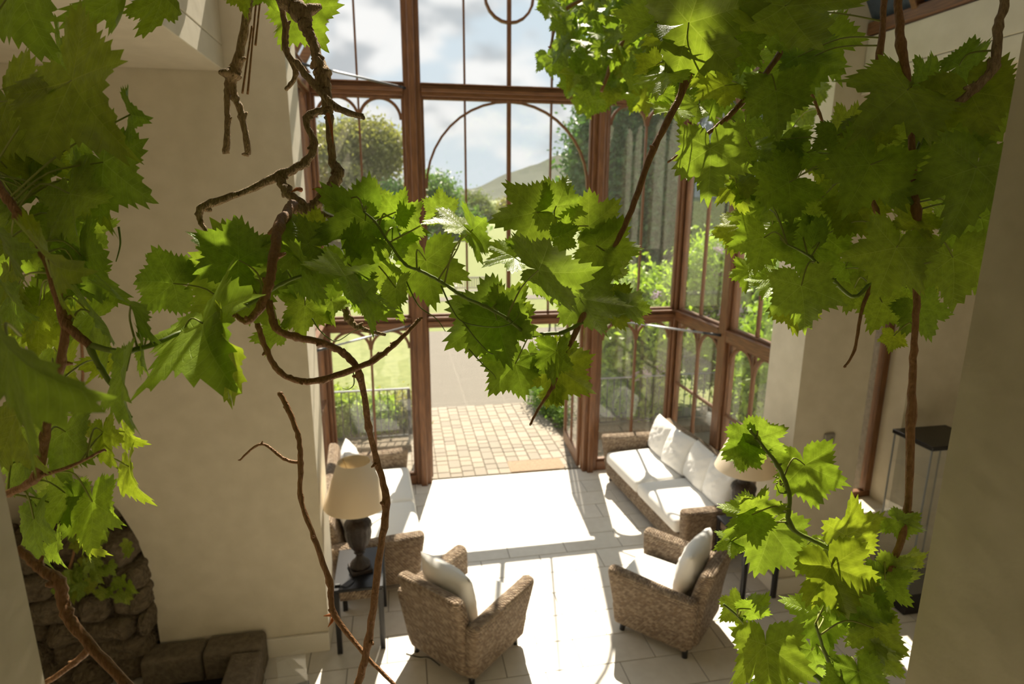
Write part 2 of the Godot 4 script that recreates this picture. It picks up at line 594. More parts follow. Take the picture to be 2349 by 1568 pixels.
func build_shell() -> void:
	var pl: Material = M.plaster
	# the wall that carries the bay: two piers either side of the opening
	var arch = CSGPolygon3D.new()
	var poly = PackedVector2Array([Vector2(-4.15, -0.02), Vector2(-2.61, -0.02), Vector2(-2.61, 0.75)])
	for k in range(1, 16):
		var a = PI * k / 16.0
		poly.append(Vector2(-3.4 + 0.79 * cos(a), 0.75 + 1.1 * sin(a)))
	poly.append(Vector2(-4.15, 0.75))
	arch.polygon = poly
	arch.depth = 0.34
	arch.position = Vector3(0, 0, 2.86)
	wall("wall_left", "cream plaster wall with an arched recess beside the glazed bay", Vector3(-4.35, 0, 2.4), Vector3(-1.364, 5.02, 2.855), pl, [arch])
	var wcut = csg_box(Vector3(3.295, 0.78, 2.3), Vector3(3.70, 2.75, 3.0))
	wall("wall_right", "cream plaster wall with a deep window recess and a thermostat", Vector3(2.625, 0, 2.4), Vector3(5.05, 5.02, 2.86), pl, [wcut])
	wall("wall_left_outer", "cream plaster end wall of the side aisle by the stone arch", Vector3(-4.35, 0, 2.86), Vector3(-4.2, 4.4, 7.0), pl)
	wall("wall_right_outer", "cream plaster end wall of the side aisle by the glass cabinet", Vector3(4.9, 0, 2.865), Vector3(5.05, 4.4, 7.0), pl)
	wall("ceiling_left", "flat cream soffit over the aisle with a brass downlight", Vector3(-4.35, 4.352, 2.86), Vector3(-1.735, 4.5, 6.6), pl)
	wall("ceiling_right", "flat cream soffit over the aisle with the glass cabinet", Vector3(2.85, 4.352, 2.865), Vector3(5.05, 4.5, 6.6), pl)
	wall("wall_left_upper", "cream plaster upstand above the aisle soffit with sun stripes", Vector3(-1.86, 4.505, 2.86), Vector3(-1.735, 4.82, 6.6), pl)
	wall("wall_right_upper", "cream plaster upstand under the dark roof panels", Vector3(2.85, 4.505, 2.865), Vector3(2.98, 4.76, 6.6), pl)
	# the inner wall with the opening that the view passes through
	var hole = csg_box(Vector3(-1.098, 2.3, 6.4), Vector3(0.053, 4.75, 7.3))
	wall("wall_near", "rough old plaster inner wall with a tall opening", Vector3(-4.35, 0, 6.605), Vector3(5.05, 9.2, 7.03), M.old_plaster, [hole])
	wall("floor_landing", "landing floor behind the inner opening", Vector3(-2.5, 1.85, 7.035), Vector3(1.6, 2.0, 9.2), M.old_plaster)
	wall("ceiling_landing", "landing ceiling behind the inner opening", Vector3(-2.5, 5.0, 7.035), Vector3(1.6, 5.15, 9.2), M.old_plaster)
	wall("wall_landing_back", "plain back wall of the landing", Vector3(-2.5, 2.005, 9.05), Vector3(1.6, 4.995, 9.2), M.old_plaster)
	wall("wall_landing_left", "plain side wall of the landing by the vine trunk", Vector3(-2.6, 2.005, 7.035), Vector3(-2.45, 4.995, 9.045), M.old_plaster)
	wall("wall_landing_right", "plain side wall of the landing by the leafy cane", Vector3(1.55, 2.005, 7.035), Vector3(1.7, 4.995, 9.045), M.old_plaster)
	# skirting boards: a flat board with a moulded top
	var runs = [["baseboard_left", Vector3(-2.0, 0, 2.856), Vector3(-1.364, 0, 2.856), Vector3(0, 0, 1)], ["baseboard_right", Vector3(2.625, 0, 2.861), Vector3(4.9, 0, 2.861), Vector3(0, 0, 1)], ["baseboard_right_return", Vector3(2.624, 0, 2.4), Vector3(2.624, 0, 2.86), Vector3(-1, 0, 0)]]
	for q in runs:
		var o = setting(q[0], "painted skirting board along the foot of the wall by " + ("the stone kerb" if q[0] == "baseboard_left" else "the glass cabinet" if q[0] == "baseboard_right" else "the side table"), "baseboard")
		var a: Vector3 = q[1]
		var b: Vector3 = q[2]
		var nn: Vector3 = q[3]
		bar("board", a.min(b + nn * 0.018), (a).max(b + nn * 0.018) + Vector3(0, 0.15, 0), M.white_paint, o, 0.003)
		bar("moulding", a.min(b + nn * 0.028) + Vector3(0, 0.151, 0), a.max(b + nn * 0.028) + Vector3(0, 0.172, 0), M.white_paint, o, 0.006)
	# window in the aisle wall
	var w = setting("window_1", "narrow timber window deep in the aisle wall with white sill", "window")
	bar("sill", Vector3(3.27, 0.735, 2.56), Vector3(3.72, 0.779, 2.9), M.white_paint, w, 0.006)
	bar("stile", Vector3(3.297, 0.84, 2.56), Vector3(3.35, 2.69, 2.63), M.wood_y, w)
	bar("stile", Vector3(3.625, 0.84, 2.56), Vector3(3.698, 2.69, 2.63), M.wood_y, w)
	bar("bottom_rail", Vector3(3.297, 0.782, 2.56), Vector3(3.698, 0.838, 2.63), M.wood_x, w)
	bar("top_rail", Vector3(3.297, 2.692, 2.56), Vector3(3.698, 2.748, 2.63), M.wood_x, w)
	bar("pane", Vector3(3.35, 0.84, 2.59), Vector3(3.625, 2.69, 2.596), M.glass, w, 0.001)
	bar("outer_reveal", Vector3(3.64, 0.79, 2.36), Vector3(3.699, 2.74, 2.555), M.cut_stone, w, 0.004)

# ---------------------------------------------------------------- glazed front
func arc_bar(st: SurfaceTool, cx: float, cy: float, r: float, a0: float, a1: float, w: float, z0: float, z1: float, along_z := false) -> void:
	# a flat bent bar of square section lying in the plane of the glazing
	var n = 20
	for k in n:
		var t0 = lerpf(a0, a1, float(k) / n)
		var t1 = lerpf(a0, a1, float(k + 1) / n)
		var q = []
		for e in [[t0, r - w], [t0, r + w], [t1, r + w], [t1, r - w]]:
			for z in [z0, z1]:
				var u: float = cx + e[1] * cos(e[0])
				var y: float = cy + e[1] * sin(e[0])
				q.append(Vector3(z, y, u) if along_z else Vector3(u, y, z))
		var mid: Vector3 = (q[0] + q[7]) * 0.5
		var cen = Vector3(mid.x, cy, cx) if along_z else Vector3(cx, cy, mid.z)
		var out = (q[2] - cen).normalized()
		var side = Vector3(1, 0, 0) if along_z else Vector3(0, 0, 1)
		face(st, [q[0], q[2], q[4], q[6]], -side)
		face(st, [q[1], q[3], q[5], q[7]], side)
		face(st, [q[2], q[3], q[5], q[4]], out)
		face(st, [q[0], q[1], q[7], q[6]], -out)

func light(parent: Node, u0: float, u1: float, y0: float, y1: float, p: float, along_z := false, bars := [], arches := 2, arch_r := 0.0, cross := -1.0) -> void:
	# one glazed field: edge frame, glazing bars, arched heads and its panes
	var B = func(called: String, ua: float, ub: float, ya: float, yb: float, d: float, m: Material, b := 0.004):
		var lo = Vector3(p - d, ya, ua) if along_z else Vector3(ua, ya, p - d)
		var hi = Vector3(p + d, yb, ub) if along_z else Vector3(ub, yb, p + d)
		bar(called, lo, hi, m, parent, b)
	var edge = 0.028
	B.call("frame_bar", u0, u0 + edge, y0, y1, 0.03, M.bar_wood)
	B.call("frame_bar", u1 - edge, u1, y0, y1, 0.03, M.bar_wood)
	B.call("frame_bar", u0 + edge, u1 - edge, y0, y0 + edge, 0.03, M.bar_wood)
	B.call("frame_bar", u0 + edge, u1 - edge, y1 - edge, y1, 0.03, M.bar_wood)
	var xs = [u0 + edge]
	for q in bars:
		xs.append(q[0])
		B.call("glazing_bar", q[0] - q[1], q[0] + q[1], y0 + edge, y1 - edge, 0.022, M.bar_wood, 0.003)
	xs.append(u1 - edge)
	if cross > 0.0:
		for k in xs.size() - 1:
			B.call("glazing_bar", xs[k] + 0.012, xs[k + 1] - 0.012, cross - 0.014, cross + 0.014, 0.021, M.bar_wood, 0.003)
	if arches == 1:
		var st = mb()
		var cx = (u0 + u1) * 0.5
		arc_bar(st, cx, y1 - edge - arch_r + 0.005, arch_r, 0.0, PI, 0.013, p - 0.02, p + 0.02, along_z)
		build("arch_bar", st, M.bar_wood, parent)
	elif arches == 2:
		for k in xs.size() - 1:
			var st = mb()
			var a: float = xs[k]
			var b: float = xs[k + 1]
			var r = (b - a) * 0.5 - 0.008
			arc_bar(st, (a + b) * 0.5, y1 - edge - r + 0.004, r, 0.0, PI, 0.016, p - 0.02, p + 0.02, along_z)
			build("arch_bar", st, M.bar_wood, parent)
	for k in xs.size() - 1:
		var cuts = [y0 + edge, y1 - edge] if cross < 0.0 else [y0 + edge, cross, y1 - edge]
		for j in cuts.size() - 1:
			B.call("pane", xs[k], xs[k + 1], cuts[j], cuts[j + 1], 0.003, M.glass, 0.0005)

func post(parent: Node, c: Vector3, w: float, y0: float, y1: float) -> void:
	# moulded timber post: broad back piece with a raised rib towards the room
	bar("post", Vector3(c.x - w * 0.5, y0, c.z - 0.08), Vector3(c.x + w * 0.5, y1, c.z + 0.05), M.wood_y, parent, 0.01)
	bar("post_rib", Vector3(c.x - w * 0.2, y0, c.z + 0.05), Vector3(c.x + w * 0.2, y1, c.z + 0.105), M.wood_y, parent, 0.01)

func gable(x: float) -> float:
	return 4.86 + (2.32 - absf(x - 0.615)) * 1.74

func build_front() -> void:
	var f = setting("wall_front", "tall timber and glass bay front with arched lights and open doorway", "glazed wall")
	var L0 = -1.71
	var L1 = -1.56
	var A0 = -0.58
	var A1 = -0.387
	var D0 = 1.617
	var D1 = 1.81
	var R0 = 2.79
	var R1 = 2.94
	for q in [[(A0 + A1) * 0.5, A1 - A0, 8.2], [(D0 + D1) * 0.5, D1 - D0, 8.2], [(L0 + L1) * 0.5, L1 - L0, 4.86], [(R0 + R1) * 0.5, R1 - R0, 4.86]]:
		var top: float = q[2]
		if top > 5.0:
			top = gable(q[0] - 0.1 if q[0] < 0.6 else q[0] + 0.1) - 0.05
		post(f, Vector3(q[0], 0, 0), q[1], -0.02, top)
	for y in [[2.04, 2.165], [4.67, 4.795]]:
		for s in [[L1, A0], [A1, D0], [D1, R0]]:
			bar("transom", Vector3(s[0], y[0], -0.07), Vector3(s[1], y[1], 0.045), M.wood_x, f, 0.008)
			bar("transom_cap", Vector3(s[0], y[0] + 0.045, 0.045), Vector3(s[1], y[0] + 0.085, 0.075), M.wood_x, f, 0.008)
			bar("transom_ledge", Vector3(s[0], y[1], -0.06), Vector3(s[1], y[1] + 0.012, 0.09), M.wood_x, f, 0.004)
	for s in [[L1, A0, -1.07], [D1, R0, 2.30]]:
		bar("bottom_rail", Vector3(s[0], 0.0, -0.05), Vector3(s[1], 0.13, 0.045), M.wood_x, f, 0.008)
		light(f, s[0], s[1], 0.13, 2.04, -0.01, false, [[s[2], 0.014]], 2)
		light(f, s[0], s[1], 2.177, 4.67, -0.01, false, [[s[2], 0.011]], 2)
	var cb = [[0.105, 0.011], [0.613, 0.024], [1.115, 0.011]]
	light(f, A1, D0, 2.177, 4.67, -0.01, false, cb, 1, 0.965)
	# gable zone above the upper transom
	for x in [-1.07, 0.105, 0.613, 1.115, 2.30]:
		var hw = 0.024 if absf(x - 0.613) < 0.01 else 0.011
		bar("glazing_bar", Vector3(x - hw, 4.807, -0.03), Vector3(x + hw, gable(x) - 0.06, 0.012), M.bar_wood, f, 0.003)
	var ring = mb()
	arc_bar(ring, 0.613, 5.745, 0.272, 0.0, TAU, 0.014, -0.03, 0.02)
	build("ring_bar", ring, M.bar_wood, f)
	var gx = [L1, -1.07, A0, 0.105, 0.613, 1.115, D0, 2.30, R0]
	for k in gx.size() - 1:
		var a: float = gx[k]
		var b: float = gx[k + 1]
		if k == 2: a = A1
		if k == 6: a = D1
		var st = mb()
		face(st, [Vector3(a, 4.807, -0.01), Vector3(b, 4.807, -0.01), Vector3(b, gable(b) - 0.05, -0.01), Vector3(a, gable(a) - 0.05, -0.01)], Vector3.BACK)
		build("pane", st, M.glass, f)
	# sides of the bay
	for sd in [-1, 1]:
		var px = -1.635 if sd < 0 else 2.865
		var o = setting("wall_bay_left" if sd < 0 else "wall_bay_right", "timber and glass side of the bay " + ("behind the sofa next to the gnarled vine" if sd < 0 else "behind the sofa next to the lilac"), "glazed wall")
		bar("post", Vector3(px - 0.075, 0, 1.17), Vector3(px + 0.075, 4.86, 1.33), M.wood_y, o, 0.01)
		bar("post", Vector3(px - 0.075, 0, 2.29), Vector3(px + 0.075, 4.86, 2.395), M.wood_y, o, 0.01)
		for y in [[2.04, 2.165], [4.67, 4.86]]:
			for s in [[0.055, 1.17], [1.33, 2.29]]:
				bar("transom", Vector3(px - 0.07, y[0], s[0]), Vector3(px + 0.07, y[1], s[1]), M.wood_z, o, 0.008)
				bar("transom_ledge", Vector3(px - 0.09, y[1], s[0]), Vector3(px + 0.09, y[1] + 0.012, s[1]), M.wood_z, o, 0.004)
		for s in [[0.055, 1.17], [1.33, 2.29]]:
			bar("bottom_rail", Vector3(px - 0.05, 0.0, s[0]), Vector3(px + 0.05, 0.13, s[1]), M.wood_z, o, 0.008)
			light(o, s[0], s[1], 0.13, 2.04, px, true, [[(s[0] + s[1]) * 0.5, 0.014]], 2, 0.0, 1.2)
			light(o, s[0], s[1], 2.177, 4.67, px, true, [[(s[0] + s[1]) * 0.5, 0.011]], 2)
	# open outward leaf of the double door: hinged on the jamb, folded back
	for sd in [-1, 1]:
		var d = setting("door_1" if sd < 0 else "door_2", "glazed timber door leaf standing open " + ("by the hedge railing" if sd < 0 else "by the clipped shrub"), "door")
		d.position = Vector3(-0.385 if sd < 0 else 1.60, 0.0, -0.09)
		d.rotation.y = deg_to_rad(97.0 if sd < 0 else 86.0)
		bar("stile", Vector3(0.0, 0.02, -0.022), Vector3(0.075, 2.02, 0.022), M.wood_y, d)
		bar("stile", Vector3(0.875, 0.02, -0.022), Vector3(0.95, 2.02, 0.022), M.wood_y, d)
		bar("bottom_rail", Vector3(0.075, 0.02, -0.022), Vector3(0.875, 0.20, 0.022), M.wood_z, d)
		bar("top_rail", Vector3(0.075, 1.93, -0.022), Vector3(0.875, 2.02, 0.022), M.wood_z, d)
		bar("glazing_bar", Vector3(0.46, 0.2, -0.018), Vector3(0.49, 1.93, 0.018), M.bar_wood, d)
		bar("pane", Vector3(0.075, 0.2, -0.003), Vector3(0.46, 1.93, 0.003), M.glass, d, 0.0005)
		bar("pane", Vector3(0.49, 0.2, -0.003), Vector3(0.875, 1.93, 0.003), M.glass, d, 0.0005)
		var hs = mb(true)
		rod(hs, Vector3(0.905, 1.0, -0.06), Vector3(0.905, 1.18, -0.06), 0.009)
		build("handle", hs, M.dark_steel, d)

func build_roof() -> void:
	var r = setting("roof", "steep pitched timber and glass roof over the nave", "roof")
	var ridge = Vector3(0.615, 8.9, 0)
	for sd in [-1, 1]:
		var ex = -1.75 if sd < 0 else 2.92
		var e = Vector3(ex, 4.86, 0)
		var dir = (ridge - e)
		var nrm = Vector3(-dir.y, dir.x, 0).normalized() * (1.0 if sd < 0 else -1.0)
		if nrm.y < 0.0:
			nrm = -nrm
		var m = 12
		for k in m + 1:
			var z = lerpf(0.03, 6.57, float(k) / m)
			var st = mb()
			var a = e + Vector3(0, 0, z)
			var b = ridge + Vector3(0, 0, z)
			var t = dir.normalized()
			bbox(st, Vector3(0, -0.09, -0.025), Vector3(dir.length(), 0.0, 0.025), 0.004, Transform3D(Basis(t, nrm, t.cross(nrm)), a))
			build("rafter", st, M.wood_x, r)
		for k in m:
			var z0 = lerpf(0.03, 6.57, float(k) / m) + 0.026
			var z1 = lerpf(0.03, 6.57, float(k + 1) / m) - 0.026
			var s0 = 0.0
			if z0 > 2.2 and sd > 0 or z0 > 4.3:  # slate beyond the right eaves band is added to shade vines and room
				s0 = 0.985
				var st = mb()
				var t = dir.normalized()
				bbox(st, Vector3(0.0, -0.03, z0), Vector3(dir.length() * s0, -0.005, z1), 0.003, Transform3D(Basis(t, nrm, t.cross(nrm) if t.cross(nrm).z > 0.0 else -t.cross(nrm)), e))
				build("slate_shade_panel", st, M.slate, r)
			for j in (2 if s0 < 0.5 else 0):
				var sa = lerpf(s0, 1.0, j * 0.5)
				var sb = lerpf(s0, 1.0, (j + 1) * 0.5) - 0.004
				var gst = mb()
				var p0 = e + dir * sa
				var p1 = e + dir * sb
				face(gst, [p0 + Vector3(0, 0, z0), p0 + Vector3(0, 0, z1), p1 + Vector3(0, 0, z1), p1 + Vector3(0, 0, z0)], nrm)
				build("pane", gst, M.glass, r)
		# wall plate
		var px = -1.80 if sd < 0 else 2.93
		bar("wall_plate", Vector3(px - 0.1, 4.77 if sd > 0 else 4.83, 2.865), Vector3(px + (0.085 if sd < 0 else 0.02), 4.86 if sd > 0 else 4.93, 6.6), M.wood_z, r, 0.008)
	bar("ridge_beam", Vector3(0.575, 8.76, 0.0), Vector3(0.655, 8.95, 6.59), M.wood_z, r, 0.006)

# ---------------------------------------------------------------- floor
func build_floor() -> void:
	var f = setting("floor", "pale stone tiled floor in running bond with grey joints", "floor")
	bar("screed", Vector3(-4.35, -0.2, -0.06), Vector3(5.05, -0.006, 6.6), M.grout, f, 0.002)
	var dz = 0.5135 * 0.605
	var g = 0.0035
	var meshes = {}
	var count = 0
	for row in range(0, 14):
		var z0 = row * dz - 0.01
		if row == 0:
			z0 = -0.05
		var z1 = (row + 1) * dz - 0.01
		# row r (1-based r = row + 1): odd rows break at whole tiles, even rows at half tiles
		var off = 0.0 if (row + 1) % 2 == 1 else 0.5
		for i in range(-7, 9):
			var x0 = (i + off) * 0.605
			var x1 = x0 + 0.605
			if x1 < -1.6 and row < 8 or x0 > 2.9 and row < 8:
				continue
			if x1 < -3.9 or x0 > 4.6:
				continue
			var key = "%.3f" % (z1 - z0)
			if not meshes.has(key):
				meshes[key] = box_mesh(Vector3(0.605 - 2.0 * g, 0.03, z1 - z0 - 2.0 * g), 0.0016)
			part("tile", meshes[key], M["tile_%d" % (rng.randi() % 3)], f, Transform3D(Basis(), Vector3((x0 + x1) * 0.5, -0.015 + rng.randf_range(-0.0004, 0.0004), (z0 + z1) * 0.5)))
			count += 1
	bar("plain_tiling", Vector3(-4.35, -0.03, 14 * dz - 0.008), Vector3(5.05, 0.0, 6.6), M.tile_1, f, 0.001)

# ---------------------------------------------------------------- outside
func leaf_clump(sd: int, n: int, size: float) -> ArrayMesh:
	var r = RandomNumberGenerator.new()
	r.seed = sd
	var st = mb()
	for k in n:
		var c = Vector3(r.randfn(0, 0.33), r.randfn(0, 0.28), r.randfn(0, 0.33))
		var a = Vector3(r.randf_range(-1, 1), r.randf_range(-0.6, 0.6), r.randf_range(-1, 1)).normalized()
		var b = a.cross(Vector3(r.randf_range(-1, 1), r.randf_range(-1, 1), r.randf_range(-1, 1)).normalized()).normalized()
		var s = size * r.randf_range(0.7, 1.3)
		var up = a.cross(b) * s * 0.18
		var p0 = c - a * s
		var p1 = c + b * s * 0.5 + up
		var p2 = c + a * s
		var p3 = c - b * s * 0.5 + up
		tri(st, p0, p1, p2)
		tri(st, p0, p2, p3)
	return done(st)

func foliage(parent: Node, called: String, mesh: Mesh, m: Material, places: Array, tint: Color, spread: float) -> MultiMeshInstance3D:
	var mm = MultiMesh.new()
	mm.transform_format = MultiMesh.TRANSFORM_3D
	mm.use_colors = true
	mm.mesh = mesh
	mm.instance_count = places.size()
	for i in places.size():
		mm.set_instance_transform(i, places[i])
		var v = rng.randf_range(1.0 - spread, 1.0 + spread)
		mm.set_instance_color(i, Color(tint.r * v, tint.g * v, tint.b * v * rng.randf_range(0.85, 1.1)))
	var o = MultiMeshInstance3D.new()
	o.name = called
	o.multimesh = mm
	o.material_override = m
	o.set_meta("kind", "stuff")
	parent.add_child(o, true)
	return o

func blob_places(lumps: Array, per: float, sc: float) -> Array:
	# clumps scattered on and in ellipsoids [centre, radii]
	var out = []
	for l in lumps:
		var c: Vector3 = l[0]
		var rd: Vector3 = l[1]
		var n = int(per * (rd.x * rd.y + rd.y * rd.z + rd.x * rd.z))
		for k in n:
			var d = Vector3(rng.randfn(0, 1), rng.randfn(0, 1), rng.randfn(0, 1)).normalized() * pow(rng.randf_range(0.35, 1.0), 0.5)
			var b = Basis.from_euler(Vector3(rng.randf() * TAU, rng.randf() * TAU, rng.randf() * TAU)).scaled(Vector3.ONE * sc * rng.randf_range(0.7, 1.3))
			out.append(Transform3D(b, c + d * rd))
	return out

func tree(label: String, at: Vector3, h: float, w: float, clump: Mesh, m: Material, tint: Color, per: float, sc: float, lumps_n := 9, low := 0.3, flat := 0.6) -> void:
	var t = thing("tree", label, "tree", at, 0.0, "trees across the lawn")
	var st = mb(true)
	var trunk = PackedVector3Array([Vector3(0, -0.1, 0), Vector3(0.02 * h, h * 0.3, 0.01 * h), Vector3(-0.01 * h, h * 0.6, 0), Vector3(0.0, h * 0.88, 0.0)])
	tube(st, trunk, PackedFloat32Array([h * 0.035, h * 0.027, h * 0.018, h * 0.005]), 10)
	build("trunk", st, M.bark, t)
	var lumps = []
	for k in lumps_n:
		var a = TAU * k / lumps_n + rng.randf_range(-0.4, 0.4)
		var y = lerpf(low, 0.92, float(k) / maxf(1.0, lumps_n - 1))
		var rad = w * 0.5 * sin(clampf((1.0 - y) / (1.0 - low), 0.12, 1.0) * PI * 0.62)
		var c = Vector3(cos(a) * rad * 0.6, y * h, sin(a) * rad * 0.6)
		lumps.append([c, Vector3(w * 0.3, w * 0.3 * flat, w * 0.3) * rng.randf_range(0.8, 1.15)])
		var bs = mb(true)
		tube(bs, PackedVector3Array([Vector3(0, (y - 0.12) * h, 0), c * Vector3(0.5, 1, 0.5) - Vector3(0, 0.03 * h, 0), c]), PackedFloat32Array([h * 0.012, h * 0.008, h * 0.003]), 6)
		build("branch", bs, M.bark, t)
	foliage(t, "foliage", clump, m, blob_places(lumps, per, sc), tint, 0.22)

func ground_slab(called: String, label: String, lo: Vector3, hi: Vector3, m: Material) -> void:
	var o = bar(called, lo, hi, m, self, 0.001)
	o.set_meta("label", label)
	o.set_meta("category", "ground")
	o.set_meta("kind", "structure")

func ridge_hill(called: String, label: String, pts: Array, z: float, m: Material, deep: float, sd: int) -> void:
	# a mountain with a summit line and a long near flank
	var n = FastNoiseLite.new()
	n.seed = sd
	n.frequency = 0.006
	var st = mb(true)
	var cols = 120
	var rows = 14
	var grid = []
	for i in cols + 1:
		var t = float(i) / cols
		var x = lerpf(pts[0].x, pts[pts.size() - 1].x, t)
		var y = 0.0
		for k in pts.size() - 1:
			if x >= pts[k].x and x <= pts[k + 1].x:
				var s: float = (x - pts[k].x) / (pts[k + 1].x - pts[k].x)
				y = lerpf(pts[k].y, pts[k + 1].y, smoothstep(0.0, 1.0, s) * 0.5 + s * 0.5)
		var line = []
		for j in rows + 1:
			var f = float(j) / rows
			var hh = y * (1.0 - f) * (1.0 - 0.3 * f)
			hh += n.get_noise_2d(x, f * deep) * y * 0.16 * sin(f * PI)
			if j == 0:
				hh += n.get_noise_2d(x * 3.0, 50.0) * y * 0.03
			line.append(Vector3(x, maxf(hh, -6.0), z + f * deep))
		grid.append(line)
	for i in cols:
		for j in rows:
			tri(st, grid[i][j], grid[i + 1][j], grid[i + 1][j + 1])
			tri(st, grid[i][j], grid[i + 1][j + 1], grid[i][j + 1])
	var o = build(called, st, m, self)
	o.set_meta("label", label)
	o.set_meta("category", "hill")
	o.set_meta("kind", "structure")

func build_outside() -> void:
	ground_slab("ground_gravel", "pale gravel forecourt beyond the paving", Vector3(-6.0, -0.4, -9.3), Vector3(9.0, -0.035, -0.07), M.gravel)
	ground_slab("lawn", "mown lawn beyond the gravel forecourt", Vector3(-60.0, -0.5, -75.0), Vector3(80.0, -0.06, -9.2), M.lawn)
	ground_slab("lawn_side", "mown lawn beside the gravel forecourt behind the railing", Vector3(-14.0, -0.4, -9.5), Vector3(-0.45, -0.02, -3.3), M.lawn)
	ground_slab("lawn_corner", "strip of lawn under the lilac bush", Vector3(2.6, -0.4, -6.3), Vector3(14.0, -0.025, -2.2), M.lawn)
	ground_slab("path", "grey gravel path across the lawn beside the bench", Vector3(-30.0, -0.3, -15.3), Vector3(50.0, -0.045, -14.4), M.gravel)
	ground_slab("field", "far pasture beyond the lawn", Vector3(-900.0, -2.0, -1450.0), Vector3(1400.0, -0.2, -75.0), M.meadow)
	ridge_hill("mountain", "moorland mountain rising beyond the trees", [Vector3(-900, 8, 0), Vector3(-200, 12, 0), Vector3(70, 19, 0), Vector3(180, 26, 0), Vector3(275, 66, 0), Vector3(330, 84, 0), Vector3(395, 108, 0), Vector3(460, 128, 0), Vector3(560, 150, 0), Vector3(760, 140, 0), Vector3(960, 104, 0), Vector3(1500, 60, 0)], -1500.0, M.heath, 420.0, 3)
	# paving: long joints run away from the door, short joints fall at random
	var pv = setting("pavement", "block paving of small pale pavers outside the doorway", "pavement")
	bar("bed", Vector3(-0.78, -0.3, -2.9), Vector3(2.1, -0.022, -0.075), M.cut_stone, pv, 0.002)
	var pm = {}
	for i in range(-3, 12):
		var x0 = -0.137 + 0.1637 * (i - 1)
		var z = -0.09
		var r2 = RandomNumberGenerator.new()
		r2.seed = 90 + i
		while z > -2.82:
			var l: float = [0.123, 0.1637, 0.1637, 0.245][r2.randi() % 4]
			if z - l < -2.88:
				l = z + 2.88
			if l < 0.05:
				break
			if x0 > 0.66 and x0 < 1.30 and z > -0.44:
				z = -0.45
				continue
			var key = "%.3f" % l
			if not pm.has(key):
				pm[key] = box_mesh(Vector3(0.1637 - 0.008, 0.05, l - 0.008), 0.006)
			part("paver", pm[key], M["paver_%d" % (r2.randi() % 4)], pv, Transform3D(Basis(), Vector3(x0 + 0.082, -0.028 + r2.randf_range(-0.002, 0.002), z - l * 0.5)))
			z -= l
	var ms = bar("doorstep_slab", Vector3(0.67, -0.024, -0.445), Vector3(1.43, 0.002, -0.10), M.mat_stone, self, 0.006)
	ms.set_meta("label", "brown sandstone slab set in the paving at the doorway")
	ms.set_meta("category", "slab")
	# kerbs and railings
	for q in [[-4.2, -0.62, "low stone kerb under the hedge railing", "black iron railing with pale top rail before the hedge"], [1.95, 7.2, "low stone kerb under the lilac railing", "black iron railing before the lilac bush"]]:
		var kb = thing("stone_kerb", q[2], "kerb", Vector3(q[0], -0.036, -1.2))
		var n = int((q[1] - q[0]) / 0.6)
		for k in n:
			var w: float = (q[1] - q[0]) / n
			bar("stone", Vector3(k * w + 0.004, 0, -0.16), Vector3((k + 1) * w - 0.004, 0.13 + rng.randf_range(-0.006, 0.006), 0.14), M.cut_stone, kb, 0.012)
		var rl = thing("railing", q[3], "railing", Vector3(q[0], 0.1, -1.28))
		bar("top_rail", Vector3(0, 0.765, -0.022), Vector3(q[1] - q[0], 0.785, 0.022), M.steel, rl, 0.003)
		bar("bottom_rail", Vector3(0, 0.05, -0.015), Vector3(q[1] - q[0], 0.066, 0.015), M.dark_steel, rl, 0.003)
		var cnt = int((q[1] - q[0]) / 0.108)
		var bm = box_mesh(Vector3(0.014, 0.70, 0.014), 0.002)
		for k in cnt + 1:
			part("baluster", bm, M.dark_steel, rl, Transform3D(Basis(), Vector3(0.02 + k * 0.108, 0.4155, 0)))
		for e in [0.02, q[1] - q[0] - 0.02]:
			bar("post", Vector3(e - 0.02, 0.0, -0.02), Vector3(e + 0.02, 0.764, 0.02), M.dark_steel, rl, 0.003)
	var fine = leaf_clump(1, 16, 0.14)
	var fine2 = leaf_clump(2, 22, 0.10)
	var coarse = leaf_clump(3, 26, 0.11)
	# low hedge plants behind the railings
	var hp = [[Vector3(-3.1, 0, -1.9), 0.62, 4], [Vector3(-2.35, 0, -2.0), 0.78, 0], [Vector3(-1.75, 0, -1.85), 0.70, 4], [Vector3(-1.25, 0, -1.95), 0.52, 0], [Vector3(-0.85, 0, -2.15), 0.48, 3]]
	var hl = ["loose green garden shrub at the far end of the hedge row", "tall yellow green garden shrub behind the railing", "bright yellow leaved shrub behind the railing", "low green shrub behind the railing next to the paving", "small brownish dry shrub at the edge of the paving"]
	for k in hp.size():
		var p: Vector3 = hp[k][0]
		var h: float = hp[k][1]
		var s = thing("shrub", hl[k], "shrub", p + Vector3(0, -0.035, 0), 0.0, "low shrubs behind the railing")
		for q in 5:
			var st = mb(true)
			var e = Vector3(rng.randf_range(-0.25, 0.25), h * rng.randf_range(0.6, 0.95), rng.randf_range(-0.2, 0.2))
			rod(st, Vector3(0, 0, 0), e, 0.012, 0.004, 6)
			build("stem", st, M.bark, s)
		foliage(s, "foliage", fine, M["foliage_%d" % hp[k][2]], blob_places([[Vector3(0, h * 0.55, 0), Vector3(0.42, h * 0.5, 0.36)], [Vector3(0.15, h * 0.8, 0.05), Vector3(0.25, h * 0.25, 0.22)]], 420.0, 0.24), Color.WHITE, 0.35)
	# clipped shrub at the paving edge
	var bs = thing("shrub", "round clipped shrub at the paving edge by the open door", "shrub", Vector3(1.82, -0.035, -2.25))
	for q in 6:
		var st = mb(true)
		rod(st, Vector3.ZERO, Vector3(rng.randf_range(-0.25, 0.25), rng.randf_range(0.3, 0.45), rng.randf_range(-0.4, 0.4)), 0.014, 0.004, 6)
		build("stem", st, M.bark, s_of(bs))
